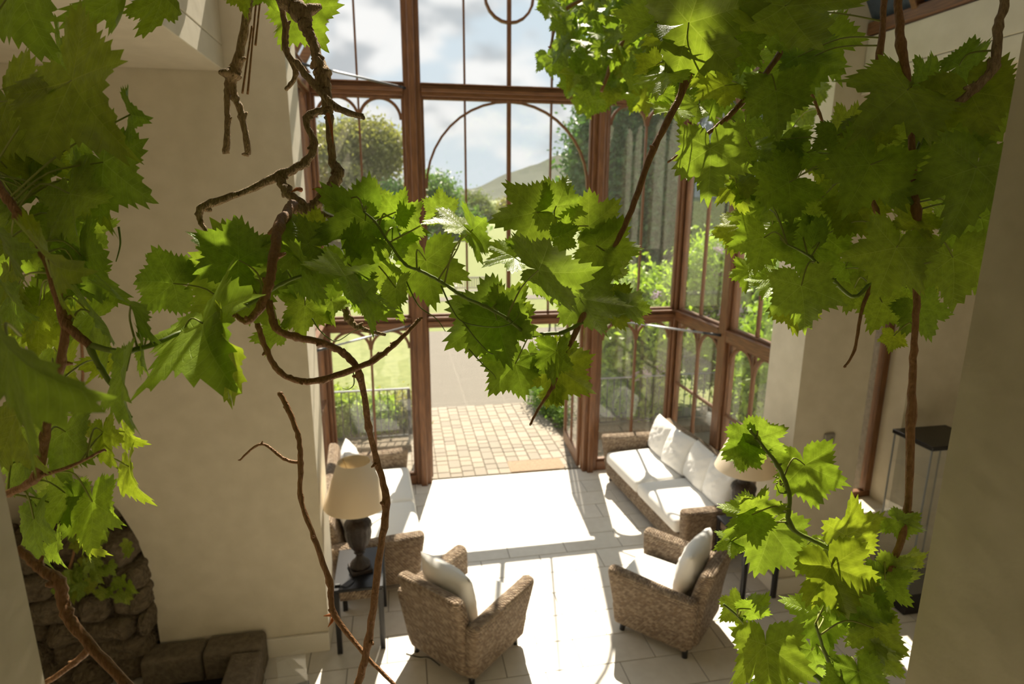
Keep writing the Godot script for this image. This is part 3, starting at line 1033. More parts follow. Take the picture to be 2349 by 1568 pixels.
	foliage(bs, "foliage", fine, M.foliage_1, blob_places([[Vector3(0, 0.3, 0), Vector3(0.36, 0.3, 0.5)], [Vector3(0.1, 0.26, 0.55), Vector3(0.26, 0.24, 0.35)], [Vector3(0.0, 0.32, -0.55), Vector3(0.36, 0.32, 0.4)]], 520.0, 0.19), Color(0.95, 0.98, 0.9), 0.35)
	# lilac
	var lil = [[Vector3(3.3, 0, -2.35), 2.2, "tall lilac bush in flower behind the railing by the bay corner"], [Vector3(5.0, 0, -2.5), 2.7, "lilac bush in flower beyond the bay side glazing"], [Vector3(4.95, 0, 0.1), 2.2, "glossy green bush close outside the bay side glazing"], [Vector3(7.0, 0, -2.9), 3.1, "large lilac bush behind the other lilacs"]]
	for k in lil.size():
		var p: Vector3 = lil[k][0]
		var h: float = lil[k][1]
		var s = thing("lilac_bush", lil[k][2], "bush", p + Vector3(0, -0.03, 0), 0.0, "bushes outside the bay")
		var lumps = []
		for q in 13:
			var e = Vector3(rng.randf_range(-0.55, 0.55), h * rng.randf_range(0.2, 0.92), rng.randf_range(-0.55, 0.55))
			var st = mb(true)
			tube(st, smooth_path([Vector3(rng.randf_range(-0.1, 0.1), 0, 0), e * Vector3(0.4, 0.5, 0.4), e], 4), PackedFloat32Array([0.03, 0.028, 0.026, 0.024, 0.02, 0.018, 0.015, 0.012, 0.01]), 7)
			build("stem", st, M.bark, s)
			lumps.append([e, Vector3(0.46, 0.4, 0.46)])
		foliage(s, "foliage", coarse, M["foliage_%d" % [0, 0, 0, 0][k]], blob_places(lumps, 170.0, 0.5), [Color(1.05, 1.05, 0.95), Color(1.0, 1.0, 0.95), Color(1.0, 1.05, 0.95), Color(0.95, 1.0, 0.9)][k], 0.35)
		if k != 2:
			var fl = []
			for v in 3:
				var st = mb()
				for b in 46:
					var t = rng.randf()
					var rad = 0.075 * (1.0 - t * 0.8) * sqrt(rng.randf())
					var a = rng.randf() * TAU
					var c = Vector3(cos(a) * rad, t * 0.17 - 0.085, sin(a) * rad)
					bbox(st, c - Vector3.ONE * 0.011, c + Vector3.ONE * 0.011, 0.003, Transform3D(Basis.from_euler(Vector3(a, t * 5.0, a * 2.0)), Vector3.ZERO))
				fl.append(done(st))
			for q in 30:
				var l: Array = lumps[rng.randi() % lumps.size()]
				var d = Vector3(rng.randf_range(-1, 0.3), rng.randf_range(-0.3, 1), rng.randf_range(-0.1, 1)).normalized()
				part("flower_panicle", fl[q % 3], M.petal, s, Transform3D(Basis.from_euler(Vector3(rng.randf_range(-0.5, 0.5), rng.randf() * 6.0, rng.randf_range(-0.6, 0.6))), l[0] + d * l[1] * 1.5))
	# tall yew behind the lilac, cedars and the tree line
	tree("tall dense dark green yew tree behind the lilac bushes", Vector3(8.4, -0.06, -13.5), 9.5, 5.2, coarse, M.foliage_2, Color(1.05, 1.2, 1.05), 210.0, 0.85, 15, 0.06, 1.1)
	tree("broad dark green tree beside the tall yew", Vector3(12.5, -0.06, -12.0), 8.0, 6.0, coarse, M.foliage_2, Color(0.7, 0.9, 0.75), 120.0, 0.85, 12, 0.12, 0.9)
	tree("pale yellow green tree next to the tall yew", Vector3(12.2, -0.06, -27.0), 7.6, 4.6, coarse, M.foliage_4, Color(0.95, 1.0, 0.85), 110.0, 1.0, 10, 0.25, 0.9)
	tree("grey brown cedar with flat tiers across the lawn", Vector3(-3.4, -0.06, -42.0), 8.2, 7.4, coarse, M.foliage_3, Color(0.92, 0.95, 0.85), 70.0, 1.5, 11, 0.3, 0.45)
	tree("tall grey brown pine beside the cedar tiers", Vector3(-6.4, -0.06, -46.0), 8.0, 7.4, coarse, M.foliage_3, Color(0.85, 0.92, 0.8), 60.0, 1.6, 11, 0.28, 0.55)
	tree("dark green laurel under the cedar", Vector3(-1.2, -0.06, -36.0), 3.4, 4.4, coarse, M.foliage_2, Color(0.8, 0.95, 0.8), 90.0, 1.0, 9, 0.05, 0.8)
	tree("dark green round tree at the lawn edge", Vector3(2.2, -0.06, -50.0), 4.0, 6.6, coarse, M.foliage_1, Color(0.75, 0.85, 0.85), 60.0, 1.6, 9, 0.06, 0.7)
	var far_l = ["small olive tree behind the laurel", "pale olive tree in line with the door post", "brownish copse tree at the foot of the mountain", "round pale green tree beyond the bench", "grey green tree between the pale green and the broad olive ones", "broad olive tree beyond the lawn", "low green tree at the far fence", "tall olive tree before the yew", "grey olive tree hidden behind the yew"]
	for k in 9:
		var z = -88.0 - 8.0 * (k % 3)
		var hgt = rng.randf_range(2.0, 2.9)
		tree(far_l[k], Vector3(-10.0 + k * 5.4 + rng.randf_range(-1.0, 1.0) + (-z - 88.0) * 0.12, -0.2, z), hgt, hgt * 2.0, coarse, M["foliage_%d" % [3, 5, 4, 0, 5, 3, 1, 4, 5][k]], Color(1.0, 0.98, 0.9), 40.0, 1.9, 8, 0.1, 0.6)
	# bench on the lawn
	var be = thing("garden_bench", "weathered slatted garden bench on the lawn path", "bench", Vector3(1.15, -0.045, -14.2), 0.0)
	for x in [0.03, 1.42]:
		bar("leg", Vector3(x, 0, -0.03), Vector3(x + 0.06, 0.88, 0.03), M.bench_wood, be)
		bar("leg", Vector3(x, 0, 0.42), Vector3(x + 0.06, 0.60, 0.48), M.bench_wood, be)
		bar("armrest", Vector3(x - 0.01, 0.60, 0.03), Vector3(x + 0.07, 0.63, 0.52), M.bench_wood, be)
	for k in 5:
		bar("seat_slat", Vector3(0.0, 0.42, 0.04 + k * 0.085), Vector3(1.5, 0.445, 0.11 + k * 0.085), M.bench_wood, be)
	bar("back_rail", Vector3(0.09, 0.83, -0.02), Vector3(1.42, 0.89, 0.015), M.bench_wood, be)
	bar("back_rail", Vector3(0.09, 0.47, -0.02), Vector3(1.42, 0.52, 0.015), M.bench_wood, be)
	for k in 15:
		bar("back_slat", Vector3(0.13 + k * 0.086, 0.52, -0.012), Vector3(0.17 + k * 0.086, 0.83, 0.008), M.bench_wood, be)
	# black metal garden table on the gravel
	var gt = thing("garden_table", "small round black metal garden table on the gravel", "table", Vector3(3.0, -0.036, -7.2))
	var st2 = mb(true)
	lathe(st2, [Vector2(0, 0.70), Vector2(0.36, 0.70), Vector2(0.37, 0.715), Vector2(0.36, 0.73), Vector2(0, 0.73)], 24)
	build("table_top", st2, M.dark_steel, gt)
	for k in 3:
		var st3 = mb(true)
		var a = TAU * k / 3 + 0.4
		tube(st3, smooth_path([Vector3(cos(a) * 0.12, 0.70, sin(a) * 0.12), Vector3(cos(a) * 0.1, 0.4, sin(a) * 0.1), Vector3(cos(a) * 0.28, 0.0, sin(a) * 0.28)], 4), PackedFloat32Array([0.014, 0.014, 0.014, 0.014, 0.014, 0.014, 0.014, 0.014, 0.014]), 8)
		build("leg", st3, M.dark_steel, gt)

func s_of(o: Node3D) -> Node3D:
	return o

# ---------------------------------------------------------------- furniture
func seat_unit(called: String, label: String, category: String, c: Vector3, front: Vector3, W: float, D: float, seats: int, pillows: int, tilt: float, group := "") -> void:
	var z = front.normalized()
	var o = thing(called, label, category, c, 0.0, group)
	o.transform = Transform3D(Basis(Vector3.UP.cross(z), Vector3.UP, z), c)
	var arm_t = 0.13 if seats == 1 else 0.15
	var back_h = 0.70
	# base
	part("base", rbox(Vector3(W - 0.06, 0.21, D - 0.1), 0.03, func(v): return Vector3(v.x * (1.0 + 0.06 * (v.y / 0.1 - 1.0) * 0.5), v.y, v.z * (1.0 + 0.06 * (v.y / 0.1 - 1.0) * 0.5))), M.seagrass, o, Transform3D(Basis(), Vector3(0, 0.175, 0.02)))
	# arms, leaning outwards, tops rounded
	for s in [-1.0, 1.0]:
		var f = func(v: Vector3) -> Vector3:
			var k: float = (v.y + 0.26) / 0.52
			var slope: float = 0.04 * smoothstep(0.3, 1.0, k) * (v.z / (D * 0.5))
			return Vector3(v.x * (0.8 + 0.2 * k) + s * (0.085 * k - 0.05), v.y + slope * 0.5, v.z * (0.86 + 0.14 * k) + 0.012 * k)
		part("armrest", rbox(Vector3(arm_t, 0.52, D), 0.055, f, 8), M.seagrass, o, Transform3D(Basis(), Vector3(s * (W * 0.5 - arm_t * 0.5), 0.34, 0.0)))
	# back, reclined
	var g = func(v: Vector3) -> Vector3:
		var k: float = (v.y + back_h * 0.5) / back_h
		return Vector3(v.x * (0.94 + 0.06 * k), v.y, v.z * (1.1 - 0.2 * k) - 0.11 * k * k)
	part("backrest", rbox(Vector3(W - arm_t * 1.2, back_h, 0.13), 0.055, g, 8), M.seagrass, o, Transform3D(Basis(), Vector3(0, 0.10 + back_h * 0.5, -D * 0.5 + 0.09)))
	# feet
	for sx in [-1.0, 1.0]:
		for sz in [-1.0, 1.0]:
			var st = mb(true)
			rod(st, Vector3(sx * (W * 0.5 - 0.1), 0.0, sz * (D * 0.5 - 0.11)), Vector3(sx * (W * 0.5 - 0.11), 0.09, sz * (D * 0.5 - 0.12)), 0.022, 0.03, 10)
			build("foot", st, M.black_wood, o)
	# seat cushions
	var inner = W - 2.0 * arm_t - 0.02
	for k in seats:
		var w = inner / seats
		var puff = func(v: Vector3) -> Vector3:
			var e: float = (1.0 - pow(absf(v.x) / (w * 0.5), 4.0)) * (1.0 - pow(absf(v.z) / (D * 0.4), 4.0))
			return v + Vector3(0, 0.022 * e * signf(v.y), 0)
		part("seat_cushion", rbox(Vector3(w - 0.008, 0.15, D - 0.17), 0.05, puff), M.white_cloth, o, Transform3D(Basis(), Vector3(-inner * 0.5 + w * (k + 0.5), 0.36, 0.085)))
	for k in pillows:
		var w = inner / pillows
		var ps = 0.50 if seats > 1 else 0.52
		var yaw = rng.randf_range(-0.06, 0.06)
		var x = -inner * 0.5 + w * (k + 0.5)
		var b = Basis(Vector3.RIGHT, -0.30 + rng.randf_range(-0.05, 0.05)) * Basis(Vector3.BACK, rng.randf_range(-0.06, 0.06) + tilt) * Basis(Vector3.UP, yaw)
		part("back_pillow", pillow(ps, ps * 0.92, 0.20, 50 + k), M.white_cloth, o, Transform3D(b, Vector3(x, 0.655, -D * 0.5 + 0.20 + 0.02 * (k % 2))))

func side_table(label: String, lo: Vector3, hi: Vector3) -> void:
	var t = thing("side_table", label, "table", Vector3((lo.x + hi.x) * 0.5, 0, (lo.z + hi.z) * 0.5))
	var hx = (hi.x - lo.x) * 0.5
	var hz = (hi.z - lo.z) * 0.5
	bar("table_top", Vector3(-hx, 0.56, -hz), Vector3(hx, 0.585, hz), M.black_wood, t, 0.006)
	for sx in [-1.0, 1.0]:
		for sz in [-1.0, 1.0]:
			var c = Vector3(sx * (hx - 0.025), 0, sz * (hz - 0.025))
			bar("leg", c + Vector3(-0.02, 0, -0.02), c + Vector3(0.02, 0.559, 0.02), M.black_wood, t, 0.004)
	var sh = mb()
	bbox(sh, Vector3(-hx + 0.05, 0.47, hz - 0.045), Vector3(hx - 0.05, 0.555, hz - 0.02), 0.006)
	build("woven_apron", sh, M.seagrass, t)
	sh = mb()
	bbox(sh, Vector3(-hx + 0.05, 0.47, -hz + 0.02), Vector3(hx - 0.05, 0.555, -hz + 0.045), 0.006)
	build("woven_apron", sh, M.seagrass, t)
	for sx in [-1.0, 1.0]:
		sh = mb()
		bbox(sh, Vector3(sx * (hx - 0.0325) - 0.0125, 0.47, -hz + 0.05), Vector3(sx * (hx - 0.0325) + 0.0125, 0.555, hz - 0.05), 0.006)
		build("woven_apron", sh, M.seagrass, t)

func table_lamp(label: String, at: Vector3, k: float) -> void:
	var t = thing("table_lamp", label, "lamp", at, 0.3, "urn lamps on the side tables")
	var st = mb()
	bbox(st, Vector3(-0.085, 0, -0.085), Vector3(0.085, 0.03, 0.085), 0.004)
	build("plinth", st, M.bronze, t)
	st = mb(true)
	lathe(st, [Vector2(0.0, 0.03), Vector2(0.08, 0.03), Vector2(0.082, 0.05), Vector2(0.07, 0.075), Vector2(0.04, 0.1), Vector2(0.028, 0.13), Vector2(0.03, 0.15), Vector2(0.045, 0.16), Vector2(0.03, 0.172)], 40, 0.03, 12)
	build("foot", st, M.bronze, t)
	st = mb(true)
	lathe(st, [Vector2(0.03, 0.172), Vector2(0.05, 0.19), Vector2(0.078, 0.235), Vector2(0.098, 0.29), Vector2(0.106, 0.34), Vector2(0.104, 0.385), Vector2(0.112, 0.395), Vector2(0.11, 0.42), Vector2(0.095, 0.445), Vector2(0.06, 0.46)], 48, 0.025, 16)
	build("urn", st, M.bronze, t)
	st = mb(true)
	lathe(st, [Vector2(0.06, 0.46), Vector2(0.052, 0.475), Vector2(0.056, 0.51), Vector2(0.08, 0.53), Vector2(0.085, 0.54), Vector2(0.05, 0.55), Vector2(0.015, 0.56), Vector2(0.015, 0.72), Vector2(0.0, 0.72)], 32)
	build("neck", st, M.bronze, t)
	st = mb(true)
	var y0 = 0.60
	lathe(st, [Vector2(0.262 * k, y0), Vector2(0.132 * k, y0 + 0.36)], 48)
	lathe(st, [Vector2(0.129 * k, y0 + 0.36), Vector2(0.259 * k, y0)], 48)
	lathe(st, [Vector2(0.132 * k, y0 + 0.36), Vector2(0.129 * k, y0 + 0.36)], 48)
	build("lamp_shade", st, M.lamp_shade, t)
	st = mb(true)
	for a in 3:
		rod(st, Vector3(0, y0 + 0.12, 0), Vector3(cos(a * TAU / 3) * 0.13 * k, y0 + 0.345, sin(a * TAU / 3) * 0.13 * k), 0.0025, 0.0025, 6)
	build("shade_carrier", st, M.brass, t)

func build_furniture() -> void:
	seat_unit("sofa", "seagrass sofa with white cushions and the lamp table near the gnarled vine", "sofa", Vector3(-1.045, 0, 1.29), Vector3(0.998, 0, -0.06), 2.04, 0.84, 2, 3, 0.0, "woven sofas along the bay sides")
	seat_unit("sofa", "seagrass sofa with four white pillows below the lilac windows", "sofa", Vector3(2.29, 0, 1.27), Vector3(-0.997, 0, 0.072), 2.08, 0.86, 2, 4, 0.0, "woven sofas along the bay sides")
	seat_unit("armchair", "woven seagrass armchair seen from behind, next to the gnarled vine lamp table", "armchair", Vector3(-0.272, 0, 3.03), Vector3(0.735, 0, -0.678), 0.79, 0.77, 1, 1, 0.05, "woven armchairs")
	seat_unit("armchair", "woven seagrass armchair with its white seat turned to the doorway light, near the cabinet", "armchair", Vector3(1.46, 0, 3.05), Vector3(-0.69, 0, -0.724), 0.79, 0.77, 1, 1, -0.05, "woven armchairs")
	side_table("black side table with woven apron beside the pier and stone kerb", Vector3(-1.305, 0, 2.36), Vector3(-0.915, 0, 2.94))
	side_table("black side table at the sofa end below the thermostat wall", Vector3(2.24, 0, 2.39), Vector3(2.605, 0, 2.92))
	table_lamp("dark urn lamp with cream shade beside the stone kerb pier", Vector3(-1.105, 0.585, 2.68), 0.98)
	table_lamp("dark urn lamp with cream shade at the thermostat wall", Vector3(2.345, 0.585, 2.63), 1.04)

# ---------------------------------------------------------------- small things
func build_small_things() -> void:
	# lamp cord with inline switch on the table
	var c = thing("lamp_switch", "black inline lamp switch and flex on the side table", "switch", Vector3(-1.27, 0.586, 2.88))
	var st = mb()
	bbox(st, Vector3(-0.022, 0, -0.012), Vector3(0.022, 0.018, 0.012), 0.005)
	build("switch_body", st, M.cord, c)
	st = mb(true)
	var cp = smooth_path([Vector3(0.022, 0.006, 0), Vector3(0.07, 0.005, 0.03), Vector3(0.11, 0.005, -0.01), Vector3(0.13, 0.006, -0.05)], 5)
	var cr = PackedFloat32Array()
	for k in cp.size():
		cr.append(0.0035)
	tube(st, cp, cr, 6)
	build("flex", st, M.cord, c)
	var fl = mb(true)
	var fp = smooth_path([Vector3(-0.76, 0.006, 3.02), Vector3(-0.66, 0.006, 3.08), Vector3(-0.58, 0.006, 3.1), Vector3(-0.5, 0.006, 3.2)], 6)
	cr = PackedFloat32Array()
	for k in fp.size():
		cr.append(0.004)
	tube(fl, fp, cr, 6)
	var fo = build("floor_flex", fl, M.cord, self)
	fo.set_meta("label", "thin black flex on the tiles under the armchair back")
	fo.set_meta("category", "cable")
	# thermostat
	var th = thing("thermostat", "small square silver thermostat on the cream wall", "thermostat", Vector3(2.966, 1.53, 2.861))
	bar("housing", Vector3(-0.05, -0.045, 0.0), Vector3(0.05, 0.045, 0.028), M.silver_plastic, th, 0.008)
	st = mb(true)
	rod(st, Vector3(0.012, 0, 0.028), Vector3(0.012, 0, 0.036), 0.02, 0.018, 16)
	build("dial", st, M.silver_plastic, th)
	# brass downlight in the aisle soffit
	var dl = thing("downlight", "round brass downlight set in the aisle soffit", "light", Vector3(-1.99, 4.351, 4.09))
	st = mb(true)
	lathe(st, [Vector2(0.03, -0.004), Vector2(0.055, -0.012), Vector2(0.062, -0.004), Vector2(0.062, 0.0)], 32)
	build("ring", st, M.brass, dl)
	st = mb(true)
	lathe(st, [Vector2(0.0, -0.002), Vector2(0.031, -0.003)], 24)
	build("lens", st, M.silver_plastic, dl)
	# corner brace rods of the bay
	for q in [[Vector3(-0.56, 2.10, 0.11), Vector3(-1.56, 2.10, 1.24), "dark steel brace across the bay corner over the sofa near the vine"], [Vector3(1.78, 2.10, 0.11), Vector3(2.79, 2.10, 1.24), "dark steel brace across the bay corner over the four pillow sofa"], [Vector3(-0.56, 4.74, 0.11), Vector3(-1.56, 4.74, 1.24), "high steel brace across the bay corner behind the gnarled vine"], [Vector3(1.78, 4.74, 0.11), Vector3(2.79, 4.74, 1.24), "high steel brace across the bay corner behind the leaf mass"]]:
		var a: Vector3 = q[0]
		var b: Vector3 = q[1]
		var o = thing("brace_rod", q[2], "brace", a)
		st = mb(true)
		rod(st, Vector3.ZERO, b - a, 0.011, 0.011, 10)
		build("tube", st, M.steel, o)
		for e in [Vector3.ZERO, b - a]:
			st = mb(true)
			var d = (b - a).normalized() * (0.09 if e == Vector3.ZERO else -0.2)
			rod(st, e, e + d, 0.016, 0.013, 10)
			build("end_fitting", st, M.dark_steel, o)
	# glass display cabinet
	var cb = thing("display_cabinet", "tall glass display cabinet with black top and base by the aisle window", "cabinet", Vector3(3.565, 0, 2.93))
	bar("base", Vector3(0, 0, 0), Vector3(0.52, 0.2, 0.40), M.black_wood, cb, 0.006)
	bar("top", Vector3(-0.015, 1.56, -0.01), Vector3(0.535, 1.60, 0.415), M.black_wood, cb, 0.006)
	for y in [0.62, 1.0, 1.3]:
		bar("shelf", Vector3(0.012, y, 0.012), Vector3(0.508, y + 0.008, 0.388), M.glass, cb, 0.002)
	bar("pane", Vector3(0.004, 0.2, 0.01), Vector3(0.009, 1.56, 0.39), M.glass, cb, 0.001)
	bar("pane", Vector3(0.511, 0.2, 0.01), Vector3(0.516, 1.56, 0.39), M.glass, cb, 0.001)
	bar("pane", Vector3(0.01, 0.2, 0.392), Vector3(0.51, 1.56, 0.397), M.glass, cb, 0.001)
	bar("pane", Vector3(0.01, 0.2, 0.003), Vector3(0.51, 1.56, 0.008), M.glass, cb, 0.001)
	for e in [Vector3(0.0, 0.2, 0.0), Vector3(0.508, 0.2, 0.0), Vector3(0.0, 0.2, 0.388), Vector3(0.508, 0.2, 0.388)]:
		bar("corner_strip", e, e + Vector3(0.012, 1.36, 0.012), M.lead_strip, cb, 0.002)
	# rubble stones in the arched recess, each its own stone
	var rw = setting("wall_rubble", "old rubble stone masonry in the arched recess", "stone wall")
	var sn = FastNoiseLite.new()
	sn.frequency = 3.0
	var stones = []
	for v in 5:
		sn.seed = 60 + v
		var nn = sn.duplicate()
		stones.append(rbox(Vector3(1, 1, 1), 0.3, func(p: Vector3) -> Vector3: return p * (1.0 + 0.22 * nn.get_noise_3dv(p * 0.6)), 5))
	var y = 0.0
	var row = 0
	while y < 1.0:
		var hh = rng.randf_range(0.17, 0.25)
		var x = -4.12 + (0.1 if row % 2 == 1 else 0.0)
		while x < -2.66:
			var ww = minf(rng.randf_range(0.2, 0.36), -2.60 - x)
			var dd = rng.randf_range(0.4, 0.52)
			part("stone", stones[rng.randi() % 5], M.rubble, rw, Transform3D(Basis.from_euler(Vector3(rng.randf_range(-0.06, 0.06), rng.randf_range(-0.1, 0.1), rng.randf_range(-0.07, 0.07))).scaled(Vector3(ww * 1.02, hh * 1.04, dd)), Vector3(x + ww * 0.5, y + hh * 0.5, 2.56 + dd * 0.5)))
			x += ww
		y += hh * 0.97
		row += 1
	# stone trough with dark soil
	var tr = thing("stone_trough", "weathered stone kerbed planting trough full of dark soil", "trough", Vector3(-1.83, 0, 2.875))
	var segs = [[Vector3(-0.85, 0, 0.0), Vector3(-0.43, 0.26, 0.2)], [Vector3(-0.42, 0, 0.0), Vector3(0.0, 0.27, 0.2)], [Vector3(-0.21, 0, 0.21), Vector3(0.01, 0.26, 0.62)], [Vector3(-0.22, 0, 0.63), Vector3(0.0, 0.25, 1.05)], [Vector3(-0.85, 0, 0.86), Vector3(-0.23, 0.25, 1.05)]]
	for k in segs.size():
		var lo: Vector3 = segs[k][0]
		var hi: Vector3 = segs[k][1]
		var s = hi - lo
		var nn = sn.duplicate()
		nn.seed = 80 + k
		part("kerb_stone", rbox(s, 0.03, func(p: Vector3) -> Vector3: return p * (1.0 + 0.03 * nn.get_noise_3dv(p * 3.0)), 8), M.cut_stone, tr, Transform3D(Basis(), (lo + hi) * 0.5))
	bar("soil", Vector3(-0.85, 0.0, 0.2), Vector3(-0.22, 0.05, 0.86), M.soil, tr, 0.01)
	# small clear block by the trough
	var gb = thing("acrylic_sign_holder", "small clear acrylic block standing beside the stone trough", "sign holder", Vector3(-1.58, 0, 3.27), 0.25)
	bar("front_pane", Vector3(-0.1, 0.012, 0.0), Vector3(0.1, 0.30, 0.006), M.glass, gb, 0.001)
	bar("back_pane", Vector3(-0.1, 0.012, -0.06), Vector3(0.1, 0.30, -0.054), M.glass, gb, 0.001)
	bar("foot", Vector3(-0.11, 0, -0.07), Vector3(0.11, 0.011, 0.02), M.lead_strip, gb, 0.002)

# ---------------------------------------------------------------- vines
func lobe_radius(th: float, v: Array) -> float:
	# outline of a vine leaf, th = 0 at the tip
	var a = absf(th)
	var keys = [[0.0, 1.0], [0.30, 0.80], [0.50, v[0]], [0.70, 0.80], [0.95, v[1]], [1.22, 0.74], [1.52, v[2]], [1.85, 0.68], [2.12, v[3]], [2.50, 0.60], [2.86, 0.44], [3.04, 0.27], [PI, 0.08]]
	for k in keys.size() - 1:
		if a <= keys[k + 1][0] + 1e-6:
			var t: float = (a - keys[k][0]) / (keys[k + 1][0] - keys[k][0])
			t = t * t * (3.0 - 2.0 * t) * 0.55 + t * 0.45
			return lerpf(keys[k][1], keys[k + 1][1], t)
	return 0.1

func make_leaf(sd: int) -> ArrayMesh:
	var r = RandomNumberGenerator.new()
	r.seed = 1000 + sd
	var v = [r.randf_range(0.56, 0.76), r.randf_range(0.86, 0.98), r.randf_range(0.50, 0.68), r.randf_range(0.72, 0.84)]
	var teeth = 41
	var n = teeth * 3
	var rings = 6
	var cup = r.randf_range(-0.28, 0.30)
	var fold = r.randf_range(-0.1, 0.45)
	var droop = r.randf_range(-0.15, 0.6)
	var ph = [r.randf() * TAU, r.randf() * TAU, r.randf() * TAU]
	var wav = r.randf_range(0.09, 0.22)
	var bend = r.randf_range(-0.25, 0.25)
	var st = mb(true)
	var grid = []
	for j in rings + 1:
		var f = float(j) / rings
		var line = []
		for i in n + 1:
			var th = -PI + TAU * i / n
			var rr = lobe_radius(th, v)
			if j == rings:
				var tooth = i / 3
				var amp = 0.05 + 0.07 * absf(sin(tooth * 2.3 + sd * 1.3))
				var step = i % 3 if th > 0.0 else (3 - i % 3) % 3
				rr *= 1.0 + (amp if i % 3 == 1 else (-0.05 if i % 3 == 0 else 0.01))
			elif j == rings - 1:
				rr *= 1.0
			var q = rr * f
			var x = sin(th) * q * 0.5
			var y = cos(th) * q * 0.5
			var d = q
			# veins stay low, blade swells between them; edges wave; sides fold up along the midrib
			var swell = 0.02 * absf(sin(th * 3.3)) * d
			var z = cup * d * d * 0.5 * 0.5 + fold * absf(x) * 0.7 - droop * maxf(0.0, y) * maxf(0.0, y) * 1.1 + swell
			z += wav * 0.5 * d * d * (sin(3.0 * th + ph[0]) * 0.5 + sin(5.0 * th + ph[1]) * 0.35 + 0.25 * sin(11.0 * th + ph[2]) * f)
			z += bend * x * absf(x) * 1.2
			line.append([Vector3(x, y, z), Vector2(0.5 + x * 0.94, 0.5 + y * 0.94)])
		grid.append(line)
	for j in rings:
		for i in n:
			var a: Array = grid[j][i]
			var b: Array = grid[j][i + 1]
			var c: Array = grid[j + 1][i + 1]
			var d: Array = grid[j + 1][i]
			var order = [a, d, c] if j == 0 else [a, d, c, a, c, b]
			for q in order:
				st.set_uv(q[1])
				st.add_vertex(q[0])
	return done(st)

class Vine:
	var grow := 1.0
	var node: Node3D
	var origin: Vector3
	var paths: Array = []

func vine(label: String, where: Vector3, group := "hanging grape vines") -> Vine:
	var v = Vine.new()
	v.node = thing("grape_vine", label, "vine", where, 0.0, group)
	v.origin = where
	return v

func cane(v: Vine, called: String, px: Array, m: Material, knobs := true, sides := 9) -> void:
	# px: [x, y, depth, radius in pixels at that depth]
	var pts = []
	var rad = []
	for q in px:
		pts.append(spot(q[0], q[1], q[2]) - v.origin)
		rad.append(q[3] * q[2] / FOCAL)
	var sub = 7
	var path = smooth_path(pts, sub)
	var rr = PackedFloat32Array()
	var wob = PackedVector3Array()
	for i in path.size():
		var k = mini(i / sub, rad.size() - 2)
		var t = float(i - k * sub) / sub
		var r: float = lerpf(rad[k], rad[k + 1], clampf(t, 0.0, 1.0))
		var at_node = i % (sub * 1) == 0 and i > 0 and i < path.size() - 1
		if knobs:
			r *= 1.0 + (rng.randf_range(0.1, 0.34) if at_node else 0.0) + rng.randf_range(-0.08, 0.1)
		rr.append(r)
		wob.append(path[i] + Vector3(rng.randf_range(-1, 1), rng.randf_range(-1, 1), rng.randf_range(-1, 1)) * r * (0.16 if knobs else 0.05))
	var st = mb(true)
	tube(st, wob, rr, sides)
	var stem = build(called, st, m, v.node)
	v.paths.append(path)
	if knobs:
		for k in range(1, pts.size()):
			if rng.randf() < 0.75:
				# bud scar or stub at the node
				var ks = mb(true)
				var d = Vector3(rng.randf_range(-1, 1), rng.randf_range(-0.6, 1), rng.randf_range(-0.5, 0.8)).normalized()
				var r0: float = rad[k]
				tube(ks, PackedVector3Array([pts[k], pts[k] + d * r0 * 1.4, pts[k] + d * r0 * rng.randf_range(1.9, 2.7)]), PackedFloat32Array([r0 * 0.8, r0 * 0.62, r0 * 0.28]), 7)
				build("bud_stub", ks, m, stem)

func nearest(v: Vine, p: Vector3) -> Vector3:
	var best = Vector3.INF
	var bd = 1e9
	for path in v.paths:
		for q in path:
			var d: float = q.distance_squared_to(p)
			if d < bd:
				bd = d
				best = q
	return best

func leaf(v: Vine, x: float, y: float, w: float, ang: float, depth: float, pitch: float, roll: float, tone: int, with_petiole := true) -> void:
	# x, y, w in photograph pixels; ang = way the tip points on the picture (0 right, 90 down)
	var a = deg_to_rad(ang)
	var tip = (RIGHT * cos(a) - UPV * sin(a)).normalized()
	var nrm = -FWD
	var side = tip.cross(nrm).normalized()
	var b = Basis(side, tip, nrm)
	b = b * Basis(Vector3.RIGHT, deg_to_rad(pitch)) * Basis(Vector3.UP, deg_to_rad(roll))
	var size = w * depth / FOCAL / 0.74 * v.grow
	var p = spot(x, y, depth) - v.origin
	var mesh: ArrayMesh = leaf_meshes[rng.randi() % leaf_meshes.size()]
	var xf = Transform3D(b.scaled_local(Vector3.ONE * size), p)
	var blade = part("leaf", mesh, leaf_mats[rng.randi() % 5 if tone != 3 else 3], v.node, xf)
	if with_petiole:
		var q = nearest(v, p)
		var back = b.y * -0.3 + Vector3(rng.randf_range(-0.2, 0.2), rng.randf_range(-0.2, 0.2), rng.randf_range(-0.2, 0.2))
		if q.distance_to(p) > 0.24:
			q = p + ((q - p).normalized() + back * 1.5).normalized() * rng.randf_range(0.06, 0.11)
		var st = mb(true)
		var mid = (p + q) * 0.5 + Vector3(0, 0.012, 0) + back * 0.03
		var pp = smooth_path([p, mid, q], 4)
		var rr = PackedFloat32Array()
		for k in pp.size():
			rr.append(lerpf(0.0011, 0.0017, float(k) / pp.size()))
		tube(st, pp, rr, 6, false)
		build("petiole", st, M.petiole, blade, xf.affine_inverse())

func leaves(v: Vine, rows: Array, depth: float, jitter: float) -> void:
	# rows: [x, y, width, angle, pitch, roll, tone, (depth)]
	for q in rows:
		var d: float = q[7] if q.size() > 7 else depth + rng.randf_range(-jitter, jitter)
		leaf(v, q[0], q[1], q[2], q[3] + rng.randf_range(-6, 6), d, q[4], q[5], q[6])

